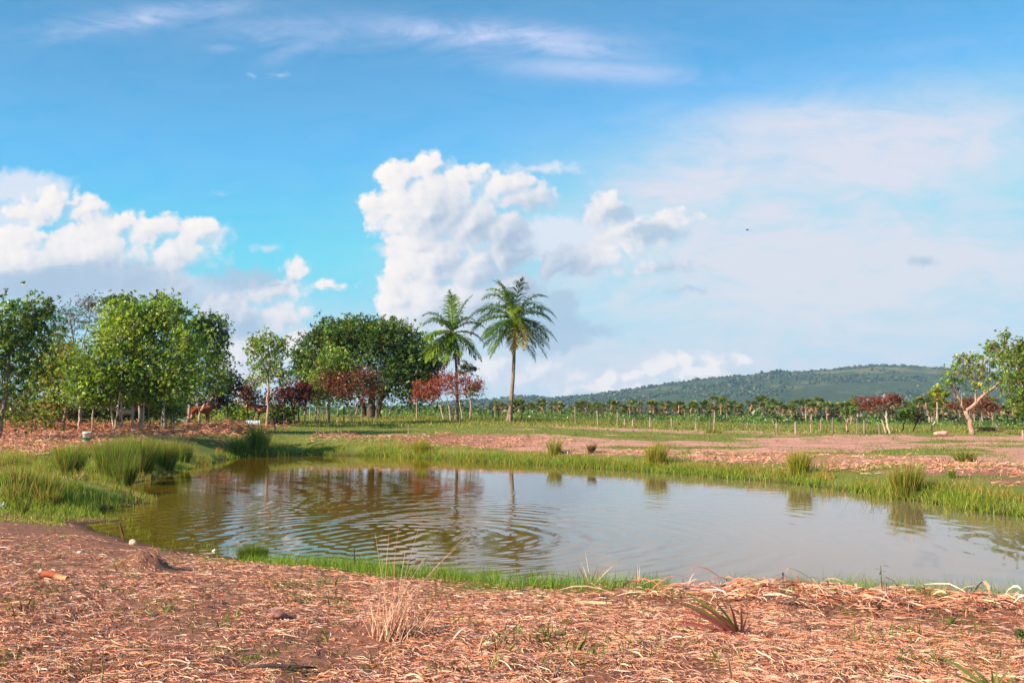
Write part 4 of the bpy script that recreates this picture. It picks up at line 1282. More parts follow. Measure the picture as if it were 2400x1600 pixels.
# left marsh and spit
x, y = scatter(260000, -17, -2, 15.5, 40, rg)
d = pond_d(x, y)
a = x / y
m1 = (d > -.12) & (d < 4.2) & (y > 17.2) & ((y > 18.4) | (a < -.45))
zone = m1 & ((a < -.27) | ((y > 30) & (d < 2.6)))
dn = fbm(x, y, .8, 4, 205)
k = zone & (rg.uniform(size=len(x)) < sstep(dn, .22, .5) * np.where(d < 0, .5, 1) * sstep(d, 4.4, 2.5))
x, y, dn = x[k], y[k], dn[k]
hh_ = (.05 + .85 * np.clip(fbm(x, y, .9, 4, 207) - .25, 0, 1) ** 1.5) * rg.uniform(.5, 1.25, len(x))
pal = [(.24, .32, .045), (.19, .27, .04), (.32, .34, .07), (.15, .21, .03)]
dry = fbm(x, y, .35, 3, 209) > .46
add_blades(x[~dry], y[~dry], hh_[~dry], .013, pal, rg)
add_blades(x[dry], y[dry], hh_[dry] * 1.35, .011, pal + [(.42, .28, .12), (.46, .24, .11)], rg)
# far shore band
x, y = scatter(470000, -16, 18, 15, 52, rg)
d = pond_d(x, y)
a = x / y
front = (y > 15) & ((y > 19) | (x > 8)) & (np.abs(a) < .78) & ((a > -.30))
bw = .35 + 1.5 * fbm(x, y, .45, 3, 211)
cl = fbm(x, y, 1.1, 4, 213)
k = front & (d > -.12) & (d < bw) & (rg.uniform(size=len(x)) < sstep(cl, .28, .48))
x, y, d, cl, bw = x[k], y[k], d[k], cl[k], bw[k]
hh_ = (.05 + .31 * cl) * rg.uniform(.45, 1.2, len(x))
up_ = rg.uniform(size=len(x)) < sstep(d / bw, .25, .9) * .85
pal = [(.22, .30, .035), (.17, .25, .03), (.29, .32, .045), (.11, .18, .022)]
add_blades(x[~up_], y[~up_], hh_[~up_], .017, pal, rg)
add_blades(x[up_], y[up_], hh_[up_] * 1.1, .014, [(.30, .29, .06), (.46, .28, .09), (.50, .25, .11), (.22, .26, .04)], rg)
# sparse turf of the middle distance and the field beyond the fence
x, y = scatter(330000, -40, 48, 20, 100, rg)
d = pond_d(x, y)
gz_ = green_zone(x, y, d)
k = (np.abs(x / y) < .56) & (d > 1.8) & (rg.uniform(size=len(x)) < gz_ * .9)
x, y = x[k], y[k]
far = y > 62
h_ = np.where(far, .16, .075) * rg.uniform(.5, 1.5, len(x)) * (1 + .8 * (y > 75))
add_blades(x, y, h_, np.where(far, .05, .028), [(.15, .22, .035), (.21, .26, .05), (.30, .30, .07), (.12, .18, .03), (.42, .29, .14)], rg, .3, .3)
for (px, py, hp, nn) in [(1536, 1092, 60, 500), (1872, 1112, 66, 500), (2122, 1163, 90, 500), (602, 1064, 70, 600), (1250, 1085, 40, 300), (1700, 1112, 40, 300), (2000, 1145, 45, 300), (2300, 1190, 50, 350), (1380, 1090, 40, 300), (985, 1066, 40, 300), (1120, 1078, 40, 300)]:
    b = hit(px, py)
    s_ = b[1] / FPX
    xx, yy = b[0] + rg.normal(0, 42 * s_, nn), b[1] + rg.normal(0, 30 * s_, nn)
    add_blades(xx, yy, hp * s_ * rg.uniform(.12, .62, nn), .014, RY + RG, rg, .25, .35)
for q in range(240):
    px, py = rg.uniform(900, 2400), rg.uniform(1012, 1095)
    b = hit(px, py)
    if pond_d(b[0], b[1]) < 1.2:
        continue
    nn = int(rg.integers(8, 40))
    sp_ = rg.uniform(.08, .45)
    add_blades(b[0] + rg.normal(0, sp_, nn), b[1] + rg.normal(0, sp_, nn), rg.uniform(.08, .22) * rg.uniform(.5, 1.3, nn), .02, RG if q % 3 else [(.34, .22, .10), (.28, .18, .08)], rg, .4, .4)
gr = mk('grass', np.concatenate(SV), np.concatenate(SF), GRASS, None, np.concatenate(ST))
gr['kind'] = 'stuff'

# ------------------------------------------------------------------ straw litter
SV, SF, ST, so = [], [], [], 0
PAL_S = [(.72, .375, .245), (.76, .46, .325), (.62, .28, .18), (.58, .21, .10), (.76, .51, .37), (.44, .18, .11), (.66, .265, .135), (.64, .33, .235)]
def litter(x, y, ln, wd, lift, pal, rg, curl=.9, segs=5, up=.10, base_up=0.0):
    """curved dry strips lying on the ground"""
    global so
    n = len(x)
    az = rg.uniform(0, 2 * np.pi, n)
    cu = rg.normal(0, curl, n)
    ln = np.broadcast_to(ln, (n,)); wd = np.broadcast_to(wd, (n,))
    pos_ = np.stack([x, y], 1)
    pts = []
    arch = np.abs(rg.normal(0, up, n))
    end = rg.uniform(-.6, 1.0, n)
    for k in range(segs):
        t = k / (segs - 1)
        a_ = az + cu * (t - .5)
        if k:
            pos_ = pos_ + np.stack([np.cos(a_), np.sin(a_)], 1) * (ln / (segs - 1))[:, None]
        pts.append((pos_.copy(), a_, t))
    xm = np.concatenate([p[0][:, 0] for p in pts]); ym = np.concatenate([p[0][:, 1] for p in pts])
    zg = terrain(xm, ym).reshape(segs, n)
    lf = rg.uniform(0, 1, n) * np.broadcast_to(lift, (n,)) + base_up
    ro = rg.uniform(-1.2, 1.2, n)
    V_ = []
    for k, (p, a_, t) in enumerate(pts):
        z = zg[k] + lf + ln * arch * (4 * t * (1 - t) * .5 + np.maximum(end, 0) * t * t * .8) + .004
        sx, sy = -np.sin(a_), np.cos(a_)
        w_ = wd * .5 * (1 - .75 * abs(2 * t - 1) ** 2.5)
        c = np.stack([p[:, 0], p[:, 1], z], 1)
        s = np.stack([sx * np.cos(ro), sy * np.cos(ro), np.sin(ro)], 1) * w_[:, None]
        V_ += [c - s, c + s]
    V_ = np.stack(V_, 1)
    i0 = (np.arange(n) * segs * 2)[:, None]
    F_ = np.concatenate([i0 + np.array([0, 1, 3, 2])[None] + 2 * k for k in range(segs - 1)])
    SV.append(V_.reshape(-1, 3)); SF.append(F_ + so); so += n * segs * 2
    ST.append(np.repeat(pick(pal, n, rg, .22), segs * 2, 0))
rg = np.random.default_rng(33)
# foreground bank
N = 215000
yy = 5.0 + 13 * rg.uniform(0, 1, N) ** 1.35
xx = rg.uniform(-1, 1, N) * (.64 * yy + .4)
d = pond_d(xx, yy)
cl = .5 * fbm(xx, yy, 1.6, 3, 301) + .5 * fbm(xx, yy, .55, 3, 303) + .025 + .03 * sstep(xx / yy, -.15, .15)
k = (d > .25) & (yy < 20) & (rg.uniform(size=N) < (.68 + .32 * sstep(xx / yy, -.25, .12)) * (.05 + .95 * sstep(cl, .45, .585)))
xx, yy, d = xx[k], yy[k], d[k]
litter(xx, yy, .062 * np.exp(rg.normal(0, .5, len(xx))), .0040 * np.exp(rg.normal(0, .35, len(xx))), .025, PAL_S, rg, curl=.8)
k = rg.uniform(size=len(xx)) < .035
litter(xx[k], yy[k], .11 * np.exp(rg.normal(0, .4, k.sum())), .0065 * np.exp(rg.normal(0, .3, k.sum())), .05, PAL_S, rg, curl=1.1, up=.22)
# fine chaff
N = 120000
yy = 5.0 + 8 * rg.uniform(0, 1, N) ** 1.2
xx = rg.uniform(-1, 1, N) * (.64 * yy + .4)
cl = .5 * fbm(xx, yy, 1.6, 3, 301) + .5 * fbm(xx, yy, .55, 3, 303)
k = (pond_d(xx, yy) > .4) & (rg.uniform(size=N) < .28 + .70 * sstep(cl, .40, .58))
litter(xx[k], yy[k], .06 * np.exp(rg.normal(0, .4, k.sum())), .005, .012, PAL_S + [(.20, .10, .07)], rg, curl=.8, segs=3)
# raked heap on the right
N = 26000
yy = rg.uniform(6, 13, N); xx = rg.uniform(.6, 8, N)
d = pond_d(xx, yy)
k = (d > .85) & (d < 2.7) & (xx < .66 * yy + .4) & (rg.uniform(size=N) < sstep(xx, .4, 3.0) * np.exp(-((d - 1.7) / .6) ** 2) * 1.2)
xx, yy = xx[k], yy[k]
litter(xx, yy, .18 * np.exp(rg.normal(0, .5, len(xx))), .0085 * np.exp(rg.normal(0, .5, len(xx))), .12, PAL_S + [(.42, .15, .09), (.34, .12, .08), (.55, .22, .12)], rg, curl=.9, up=.25)
# left bank and far bank
def far_litter(N, x0, x1, y0, y1, cond, ln, wd, lift, pal):
    xx, yy = scatter(N, x0, x1, y0, y1, rg)
    d = pond_d(xx, yy)
    k = cond(xx, yy, d) & (np.abs(xx / yy) < .66)
    litter(xx[k], yy[k], ln * np.exp(rg.normal(0, .4, k.sum())), wd, lift, pal, rg, curl=1.3, segs=4, up=.4)
far_litter(100000, -24, -5, 20, 48, lambda x, y, d: (d > 3.4) & (x / y < -.2) & (fbm(x, y, .8, 4, 311) > .42), .20, .018, .10, PAL_S[:4] + [(.52, .22, .13)])
far_litter(120000, -10, 30, 22, 60, lambda x, y, d: (d > 1.4) & (d < 6.5) & (fbm(x, y, .6, 4, 313) + .12 * sstep(d, 6, 3) > .54), .16, .017, .08, PAL_S + [(.38, .17, .12), (.30, .15, .11)])
far_litter(9000, -30, -12, 42, 58, lambda x, y, d: (fbm(x, y, .5, 4, 317) > .5), .4, .03, .3, [(.50, .22, .13), (.42, .17, .10)])
st = mk('straw_litter', np.concatenate(SV), np.concatenate(SF), STRAW, None, np.concatenate(ST))
st['kind'] = 'stuff'

# ------------------------------------------------------------------ small green sprouts in the straw
SV, SF, ST, so = [], [], [], 0
rg = np.random.default_rng(43)
sp_px = [(445, 1255), (600, 1265), (655, 1255), (520, 1280), (950, 1270), (1660, 1275), (1710, 1275), (160, 1325), (1080, 1365), (640, 1420), (680, 1415), (820, 1440), (210, 1465), (330, 1470), (520, 1465), (510, 1385), (110, 1400), (60, 1370),
         (830, 1435), (760, 1500), (870, 1330), (1380, 1460), (1475, 1520), (1500, 1535), (1470, 1500), (1430, 1440), (1590, 1470), (2090, 1490), (2000, 1480), (2140, 1565), (2120, 1550), (1420, 1545), (440, 1480), (120, 1250), (70, 1290), (150, 1260), (420, 1320),
         (350, 1265), (385, 1290), (275, 1330), (1690, 1555), (2280, 1480), (2310, 1540), (1900, 1480), (1980, 1500), (560, 1470), (20, 1440), (1860, 1365)]
sp_px += [(rg.uniform(0, 2400), rg.uniform(1290, 1590)) for _ in range(150)]
for (px, py) in sp_px:
    b = hit(px, py)
    if pond_d(b[0], b[1]) < .3 or b[1] > 20:
        continue
    n = rg.integers(6, 20)
    s = rg.uniform(.05, .14)
    xx, yy = b[0] + rg.normal(0, s * .8, n), b[1] + rg.normal(0, s * .8, n)
    add_blades(xx, yy, s * rg.uniform(.5, 1.3, n), rg.uniform(.006, .016), [(.11, .18, .03), (.08, .14, .025), (.16, .20, .04)], rg, .45, .5, 4)
# yellowish fine grass patches
for (px, py, r_) in [(760, 1375, .5), (700, 1370, .3), (1130, 1390, .5), (1240, 1400, .5), (1350, 1430, .4), (2250, 1530, .5), (2150, 1505, .4), (2350, 1560, .4), (1050, 1390, .35)]:
    b = hit(px, py)
    n = 260
    xx, yy = b[0] + rg.normal(0, r_, n), b[1] + rg.normal(0, r_ * .6, n)
    add_blades(xx, yy, .07 * rg.uniform(.5, 1.4, n), .0045, [(.22, .21, .06), (.14, .18, .04), (.30, .22, .09)], rg, .4, .5, 3)
spr = mk('green_weeds', np.concatenate(SV), np.concatenate(SF), GRASS, None, np.concatenate(ST))
spr['kind'] = 'stuff'

# ------------------------------------------------------------------ fences
def fence(label, posts, wires, seed, name='wire_fence', lean=.045, rad_=.055):
    rg = np.random.default_rng(seed)
    P = [(hit(px, by), px, ty) for px, ty, by in posts]
    o = P[len(P) // 2][0]
    R = root(name, o, label, 'fence')
    tops = []
    for b, px, ty in P:
        h = onY(px, ty, b[1])[2] - b[2]
        mb = MB()
        lx = rg.normal(0, lean, 2)
        t = np.array([0, .3, .7, .97, 1.0])
        pts = np.stack([t * lx[0] * h, t * lx[1] * h, t * h], 1) + rg.normal(0, .006, (5, 3))
        pts[0, 2] = -.08
        r0 = rad_ * rg.uniform(.75, 1.25)
        mb.tube(pts + (b - o), [r0 * 1.1, r0, r0 * .95, r0 * .9, r0 * .6], 7, np.array([.32, .23, .185]) * rg.uniform(.55, 1.25))
        mb.build('post', WOOD, R, False)
        tops.append((b - o, h))
    for k in range(wires):
        mb = MB()
        f = .35 + .5 * k / max(wires - 1, 1)
        for (b0, h0), (b1, h1) in zip(tops[:-1], tops[1:]):
            L_ = np.linalg.norm(b1 - b0)
            if L_ > 14:
                continue
            p0, p1 = b0 + [0, 0, min(h0, 1.3) * f], b1 + [0, 0, min(h1, 1.3) * f]
            mid = (p0 + p1) / 2 - [0, 0, .03]
            mb.tube([p0, mid, p1], .006, 4, (.12, .10, .09), cap=False)
        mb.build('wire', WOOD, R)
    return R
fence('long wire fence of grey wooden posts between the pale dirt bank and the palm wood',
      [(913, 956, 984), (977, 943, 984), (1156, 961, 985), (1170, 952, 986), (1222, 958, 989), (1295, 947, 990), (1349, 953, 995), (1401, 962, 998), (1447, 965, 999), (1464, 981, 1000), (1484, 982, 1001), (1523, 976, 1003), (1575, 979, 1004), (1630, 989, 1008),
       (1664, 984, 1006), (1673, 964, 1010), (1752, 989, 1009), (1771, 996, 1011), (1820, 993, 1012), (1865, 989, 1013), (1901, 993, 1014), (1924, 982, 1014), (1952, 979, 1015), (2009, 980, 1016), (2025, 985, 1016), (2062, 993, 1016), (2297, 978, 1004), (2398, 1008, 1026)], 3, 3)
fence('row of thin dark stakes under the maroon and yellow-green trees', [(700, 955, 990), (715, 950, 989), (727, 948, 988), (738, 952, 989), (747, 955, 989), (757, 950, 988), (765, 952, 988), (790, 950, 989), (805, 952, 990), (848, 960, 987), (905, 958, 983)], 2, 4, 'stake_fence', .05, .045)
def lone_post(label, px, ty, by, r_, seed, name='wooden_post', tint=(.42, .31, .245), lean=.03):
    rg = np.random.default_rng(seed)
    b = hit(px, by)
    h = onY(px, ty, b[1])[2] - b[2]
    mb = MB()
    t = np.linspace(0, 1, 6)
    pts = np.stack([t * h * rg.normal(0, lean), t * h * rg.normal(0, lean), t * h], 1) + rg.normal(0, r_ * .12, (6, 3))
    pts[0, 2] = -.06
    mb.tube(pts, np.array([1.1, 1, .97, .94, .9, .6]) * r_, 7, tint)
    o = mb.build(name, WOOD, None)
    o.location = [float(c) for c in b]
    return tag(o, label, 'post')
lone_post('short pale stump post on the grass right of the slender tall tree', 644, 997, 1011, .05, 1)
lone_post('thin stake standing alone on the turf in front of the left coconut palm', 957, 995, 1017, .02, 2)
lone_post('thin reddish stake at the foot of the taller coconut palm', 1195, 972, 991, .045, 3, tint=(.45, .24, .18))
lone_post('upright dark stick at the near water edge right of the round grass clump', 831, 1283, 1334, .010, 5, 'stick', (.10, .07, .05))
b = hit(290, 1268)
mb = MB()
h = onY(279, 1228, b[1])[2] - b[2]
mb.tube([(0, 0, -.05), (-.01, 0, h * .35), (-.045, 0, h * .7), (-.075, .01, h)], [.016, .015, .02, .014], 6, (.16, .075, .05))
o = mb.build('broken_stake', WOOD, None)
o.location = [float(c) for c in b]
tag(o, 'leaning broken brown stake on the near bank above the earth mound', 'stake')

# ------------------------------------------------------------------ corrugated sheets
def sheet(label, px0, px1, ty, by, Y, tint, seed, skew=0.0, name='corrugated_sheet'):
    rg = np.random.default_rng(seed)
    pL, pR = onY(px0, by, Y), onY(px1, by, Y)
    g0 = ground(pL[0], pL[1])
    h = onY(px0, ty, Y)[2] - g0
    wdt = pR[0] - pL[0]
    n = max(24, int(wdt / .02))
    n = min(n, 120)
    V_, F_ = [], []
    for lay in (0, .006):
        for r_ in range(4):
            for k in range(n + 1):
                t = k / n
                V_.append((t * wdt - skew * (r_ / 3) * h, .02 * math.sin(t * wdt / .1 * 2 * math.pi) + lay + .12 * r_ / 3, h * r_ / 3 - .05))
    m_ = n + 1
    for lay in range(2):
        for r_ in range(3):
            for k in range(n):
                a = lay * 4 * m_ + r_ * m_ + k
                f = (a, a + 1, a + 1 + m_, a + m_)
                F_.append(f if lay == 0 else f[::-1])
    o = mk(name, V_, F_, METAL, None, np.array(tint))
    o.location = (float(pL[0]), Y, g0)
    return tag(o, label, 'metal sheet', 'corrugated sheets fencing the cattle yard')
sheet('bluish white sheet leaning at the right end of the rusty one', 578, 610, 983, 1000, 64, (.42, .50, .58), 1, .25)
sheet('long rust-brown sheet behind the dry grass left of the slender tree', 508, 576, 983, 1000, 64.6, (.085, .032, .025), 2)
sheet('pale blue sheet showing under the belly of the brown cow', 456, 494, 985, 1000, 71, (.36, .44, .52), 3)
sheet('pale blue sheet behind the two pink trunks left of the brown cow', 412, 432, 980, 1000, 71.5, (.33, .42, .50), 4)

# ------------------------------------------------------------------ cattle
def skinned(name, verts, edges, radii, mat, parent, tintf, sub=2):
    me = bpy.data.meshes.new(name)
    me.from_pydata(verts, edges, [])
    o = bpy.data.objects.new(name, me)
    col.objects.link(o)
    sk = o.modifiers.new('skin', 'SKIN')
    for v, r in zip(me.skin_vertices[0].data, radii):
        v.radius = r if hasattr(r, '__len__') else (r, r)
    me.skin_vertices[0].data[0].use_root = True
    ss = o.modifiers.new('sub', 'SUBSURF')
    ss.levels = ss.render_levels = sub
    dg = bpy.context.evaluated_depsgraph_get()
    dg.update()
    m2 = bpy.data.meshes.new_from_object(o.evaluated_get(dg))
    bpy.data.objects.remove(o)
    co = np.empty(len(m2.vertices) * 3, np.float32)
    m2.vertices.foreach_get('co', co)
    co = co.reshape(-1, 3)
    t = np.array([tintf(c) for c in co], np.float32)
    a = m2.attributes.get('tint') or m2.attributes.new('tint', 'FLOAT_COLOR', 'POINT')
    a.data.foreach_set('color', np.concatenate([t, np.ones((len(t), 1), np.float32)], 1).ravel())
    m2.materials.clear()
    m2.materials.append(mat)
    m2.polygons.foreach_set('use_smooth', np.ones(len(m2.polygons), bool))
    ob = bpy.data.objects.new(name, m2)
    col.objects.link(ob)
    ob.parent = parent
    return ob
def cow(label, px, Y, rz, coat, leg, scale=1.0, graze=False):
    p = onY(px, 985, Y)
    z = ground(p[0], p[1])
    R = root('cow', (p[0], p[1], z), label, 'cow', 'cattle in the yard behind the grove')
    R.rotation_euler = (0, 0, rz)
    R.scale = (scale,) * 3
    # body along +x (head at +x)
    Vb = [(-.72, 0, 1.12), (-.35, 0, 1.08), (.1, 0, 1.02), (.5, 0, 1.08), (.85, 0, 1.25 if not graze else 1.05), (1.10, 0, 1.38 if not graze else .8), (1.28, 0, 1.28 if not graze else .55), (1.45, 0, 1.16 if not graze else .38)]
    Rb = [(.27, .24), (.31, .28), (.35, .32), (.32, .28), (.19, .16), (.15, .13), (.12, .11), (.085, .08)]
    Eb = [(k, k + 1) for k in range(7)]
    def leg_(root_i, pts, rr):
        prev = root_i
        for q, r in zip(pts, rr):
            Vb.append(q); Rb.append((r, r)); Eb.append((prev, len(Vb) - 1)); prev = len(Vb) - 1
    for s in (-.2, .2):
        leg_(0, [(-.72, s, .82), (-.66, s, .62), (-.82, s * 1.05, .42), (-.78, s * 1.05, .12), (-.74, s * 1.05, .03)], (.17, .11, .065, .05, .06))
        leg_(3, [(.50, s, .80), (.52, s, .60), (.50, s, .38), (.50, s, .12), (.53, s, .03)], (.14, .09, .06, .048, .058))
        leg_(5, [(1.08, s * .9, 1.42 if not graze else .86), (1.05, s * 1.5, 1.40 if not graze else .85)], (.05, .03))
    leg_(0, [(-.98, 0, 1.15), (-1.06, 0, .9), (-1.06, 0, .55)], (.05, .03, .04))
    def tf(c):
        k = 1.0 if c[2] > .62 else 0.0
        if c[0] > 1.3:
            return leg
        pale = max(0.0, min(1.0, (.75 - c[2]) / .25)) if c[0] < -.3 else max(0.0, min(1.0, (.5 - c[2]) / .3))
        return tuple(a * (1 - pale) + b_ * pale for a, b_ in zip(coat, leg))
    skinned('body', Vb, Eb, Rb, HIDE, R, tf)
    for s in (-1, 1):
        mb = MB()
        z0 = 1.46 if not graze else .9
        mb.tube([(1.06, s * .08, z0), (1.03, s * .17, z0 + .08), (1.05, s * .2, z0 + .2)], [.03, .022, .006], 6, (.55, .47, .38))
        mb.build('horn', PLASTIC, R, True)
    return R
cow('russet brown cow standing behind the wide-forked tree', 470, 68, math.radians(35), (.36, .075, .030), (.52, .33, .24), .92)
cow('tan cow partly hidden behind the slender tall tree', 622, 68.5, math.radians(185), (.46, .24, .15), (.55, .36, .26), .95)
cow('black cow in the shade behind the middle of the grove', 300, 59, math.radians(170), (.018, .014, .013), (.03, .025, .02), .8)

# ------------------------------------------------------------------ bucket and litter
def bucket():
    b = hit(202, 1035)
    R = root('bucket', b, 'white plastic bucket with green band standing on the straw', 'bucket')
    h = 23 * b[1] / FPX
    s = h / .38
    mb = MB()
    mb.lathe([(.001, .004), (.128, .004), (.132, .012), (.150, .33), (.158, .33), (.158, .345), (.150, .345), (.153, .375), (.160, .378), (.160, .386), (.146, .386), (.128, .02), (.001, .02)], 28, (.78, .76, .72))
    mb.build('pail', PLASTIC, R, True)
    gb = MB()
    an = np.linspace(0, 2 * np.pi, 41)[:-1]
    Vg, Fg = [], []
    for a in an:
        zt = .19 + .035 * math.sin(a + 1.0)
        for z_ in (.06, zt):
            r_ = .132 + (.150 - .132) * (z_ - .012) / .318 + .0025
            Vg.append((r_ * math.cos(a), r_ * math.sin(a), z_))
    for k in range(40):
        q = (k + 1) % 40
        Fg.append((2 * k, 2 * q, 2 * q + 1, 2 * k + 1))
    gb.add(Vg, Fg, (.02, .17, .045))
    lo, hi = [], []
    gb.build('green_band', PLASTIC, R, True)
    hb_ = MB()
    th = np.linspace(0, np.pi, 14)
    hb_.tube([(.163 * math.cos(t), -.17 * math.sin(t) * .9, .355 - .16 * math.sin(t)) for t in th], .004, 6, (.30, .30, .30))
    hb_.build('handle', PLASTIC, R)
    R.scale = (s, s, s)
    R.rotation_euler = (.03, -.05, 2.2)
bucket()
def crumple(label, px, py, w_px, h_px, tint, seed, name='plastic_scrap', cat='litter', flat=.4):
    rg = np.random.default_rng(seed)
    b = hit(px, py)
    sc = b[1] / FPX
    n = 9
    u, v = np.meshgrid(np.linspace(-.5, .5, n), np.linspace(-.5, .5, n))
    zz = (fbm(u + seed, v, 3.0, 3, seed) - .3) * h_px * sc * 1.4
    V_ = np.stack([u * w_px * sc, v * w_px * sc * .8, np.maximum(zz, 0) + .01], -1).reshape(-1, 3)
    V_[:, :2] += rg.normal(0, .02 * w_px * sc, (n * n, 2))
    V2 = V_ - [0, 0, .004]
    F_ = []
    for i_ in range(n - 1):
        for k_ in range(n - 1):
            a = i_ * n + k_
            F_ += [(a, a + 1, a + n + 1, a + n), tuple(n * n + q for q in (a + n, a + n + 1, a + 1, a))]
    o = mk(name, np.concatenate([V_, V2]), F_, PLASTIC, None, np.array(tint), False)
    o.location = [float(c) for c in b]
    return tag(o, label, cat)
crumple('white crumpled plastic at the left photo edge in the marsh grass', 1, 1192, 14, 22, (.75, .73, .72), 1)
crumple('pale green plastic sheet lying on the straw right of the bucket', 249, 1020, 18, 5, (.36, .50, .36), 2, 'plastic_sheet')
crumple('small white scrap beside the pale green sheet', 258, 1028, 10, 3, (.72, .70, .66), 3)
crumple('tiny white scrap in the marsh grass by the left shore', 57, 1184, 5, 9, (.75, .74, .74), 4)
crumple('flat white scrap on the bare earth in front of the left coconut palm', 1001, 1023, 12, 4, (.75, .73, .70), 5)

def rock(label, px, py, w_px, h_px, tint, seed, name='stone', cat='stone', sink=.25, mat=STONE):
    rg = np.random.default_rng(seed)
    b = hit(px, py)
    sc = b[1] / FPX
    nu, nv = 16, 10
    V_, F_ = [], []
    for i_ in range(nv + 1):
        th = np.pi * i_ / nv
        for k_ in range(nu):
            a = 2 * np.pi * k_ / nu
            d_ = np.array([math.sin(th) * math.cos(a), math.sin(th) * math.sin(a), math.cos(th)])
            r_ = .5 * (.55 + .9 * float(fbm(d_[0] * 1.3 + seed, d_[1] * 1.3 + d_[2], 1.2, 3, seed)))
            V_.append(d_ * r_ * np.array([w_px * sc, w_px * sc * .8, h_px * sc]))
    for i_ in range(nv):
        for k_ in range(nu):
            k2_ = (k_ + 1) % nu
            F_.append((i_ * nu + k_, (i_ + 1) * nu + k_, (i_ + 1) * nu + k2_, i_ * nu + k2_))
    o = mk(name, V_, F_, mat, None, np.array(tint), True)
    o.location = (float(b[0]), float(b[1]), float(b[2] + h_px * sc * (.5 - sink)))
    return tag(o, label, cat)
rock('pale rounded stone on top of the dark earth mound at the near left shore', 312, 1276, 20, 15, (.55, .38, .27), 1)
rock('grey-brown clod of earth on the straw left of the dry grass clump', 650, 1448, 44, 22, (.25, .12, .095), 2, 'earth_clod', 'clod')
rock('tiny white stone in the straw below the round grass clump', 502, 1292, 9, 7, (.7, .62, .55), 3)
rock('white shell-like pebble on the bare soil at the left', 187, 1296, 12, 8, (.72, .58, .5), 4, 'pebble', 'pebble')
rock('round cream stone sitting behind the rusty husk', 96, 1342, 12, 11, (.72, .55, .38), 5)
rock('small pale stone on the turf near the far corner reeds', 531, 1013, 9, 7, (.45, .38, .33), 6)
# husk / bark slab
b = hit(130, 1362)
mb = MB()
t = np.linspace(0, 1, 9)
L_ = 64 * b[1] / FPX
pts = np.stack([(t - .5) * L_, .05 * np.sin(t * 3), .055 - .03 * t + .01 * np.sin(t * 7)], 1)
an = np.linspace(-2.0, 2.0, 9)
V_, F_ = [], []
for lay in (1.0, .82):
    for q, p in enumerate(pts):
        r_ = .058 * (1 - .45 * t[q]) * lay
        for a in an:
            V_.append((p[0], p[1] + r_ * math.sin(a), p[2] + r_ * math.cos(a) * .8))
for lay in range(2):
    for q in range(8):
        for k_ in range(8):
            a = lay * 81 + q * 9 + k_
            f = (a, a + 1, a + 10, a + 9)
            F_.append(f if lay == 0 else f[::-1])
for q in range(8):
    for e in (0, 8):
        F_.append((q * 9 + e, q * 9 + 9 + e, 81 + q * 9 + 9 + e, 81 + q * 9 + e))
T_ = np.array([(.52, .13, .06) if v[0] < -.02 * L_ else (.62, .30, .14) for v in V_])
o = mk('bark_husk', V_, F_, STONE, None, T_, True)
o.location = [float(c) for c in b]
o.rotation_euler = (0, 0, -.28)
tag(o, 'curved orange-red piece of bark lying on the soil at the left', 'bark')
# fallen log and brush heap on the right
b = hit(2205, 1021)
mb = MB()
mb.tube([(-.40, 0, .13), (-.15, .02, .15), (.15, 0, .15), (.38, -.03, .17)], [.07, .12, .13, .15], 10, (.55, .33, .26))
o = mb.build('fallen_log', WOOD, None, True)
o.location = [float(c) for c in b]
tag(o, 'short pale pink log lying on the grass left of the crooked tree', 'log')
b = hit(2318, 1012)
mb = MB()
rg = np.random.default_rng(8)
for q in range(70):
    a, e = rg.uniform(0, 6.28), rg.uniform(.0, .35)
    c0 = np.array([rg.normal(0, .45), rg.normal(0, .3), rg.uniform(.05, .32)])
    l_ = rg.uniform(.25, .7)
    d_ = np.array([math.cos(a) * math.cos(e), math.sin(a) * math.cos(e), math.sin(e)]) * l_
    mb.tube([c0 - d_ / 2, c0 + rg.normal(0, .04, 3), c0 + d_ / 2], [.018, .016, .008], 5, (.13, .075, .06))
o = mb.build('brush_heap', WOOD, None)
o.location = [float(c) for c in b]
tag(o, 'dark heap of cut twigs on the grass right of the crooked tree', 'brush heap')
# half buried dark branch
b = hit(665, 1577)
mb = MB()
mb.tube([(-.24, 0, .02), (-.1, .02, .03), (.05, .0, .025), (.2, .02, .015)], [.008, .013, .012, .006], 7, (.06, .045, .04))
o = mb.build('fallen_branch', WOOD, None, True)
o.location = [float(c) for c in b]
tag(o, 'dark thin branch lying flat on the soil near the bottom of the photo', 'branch')

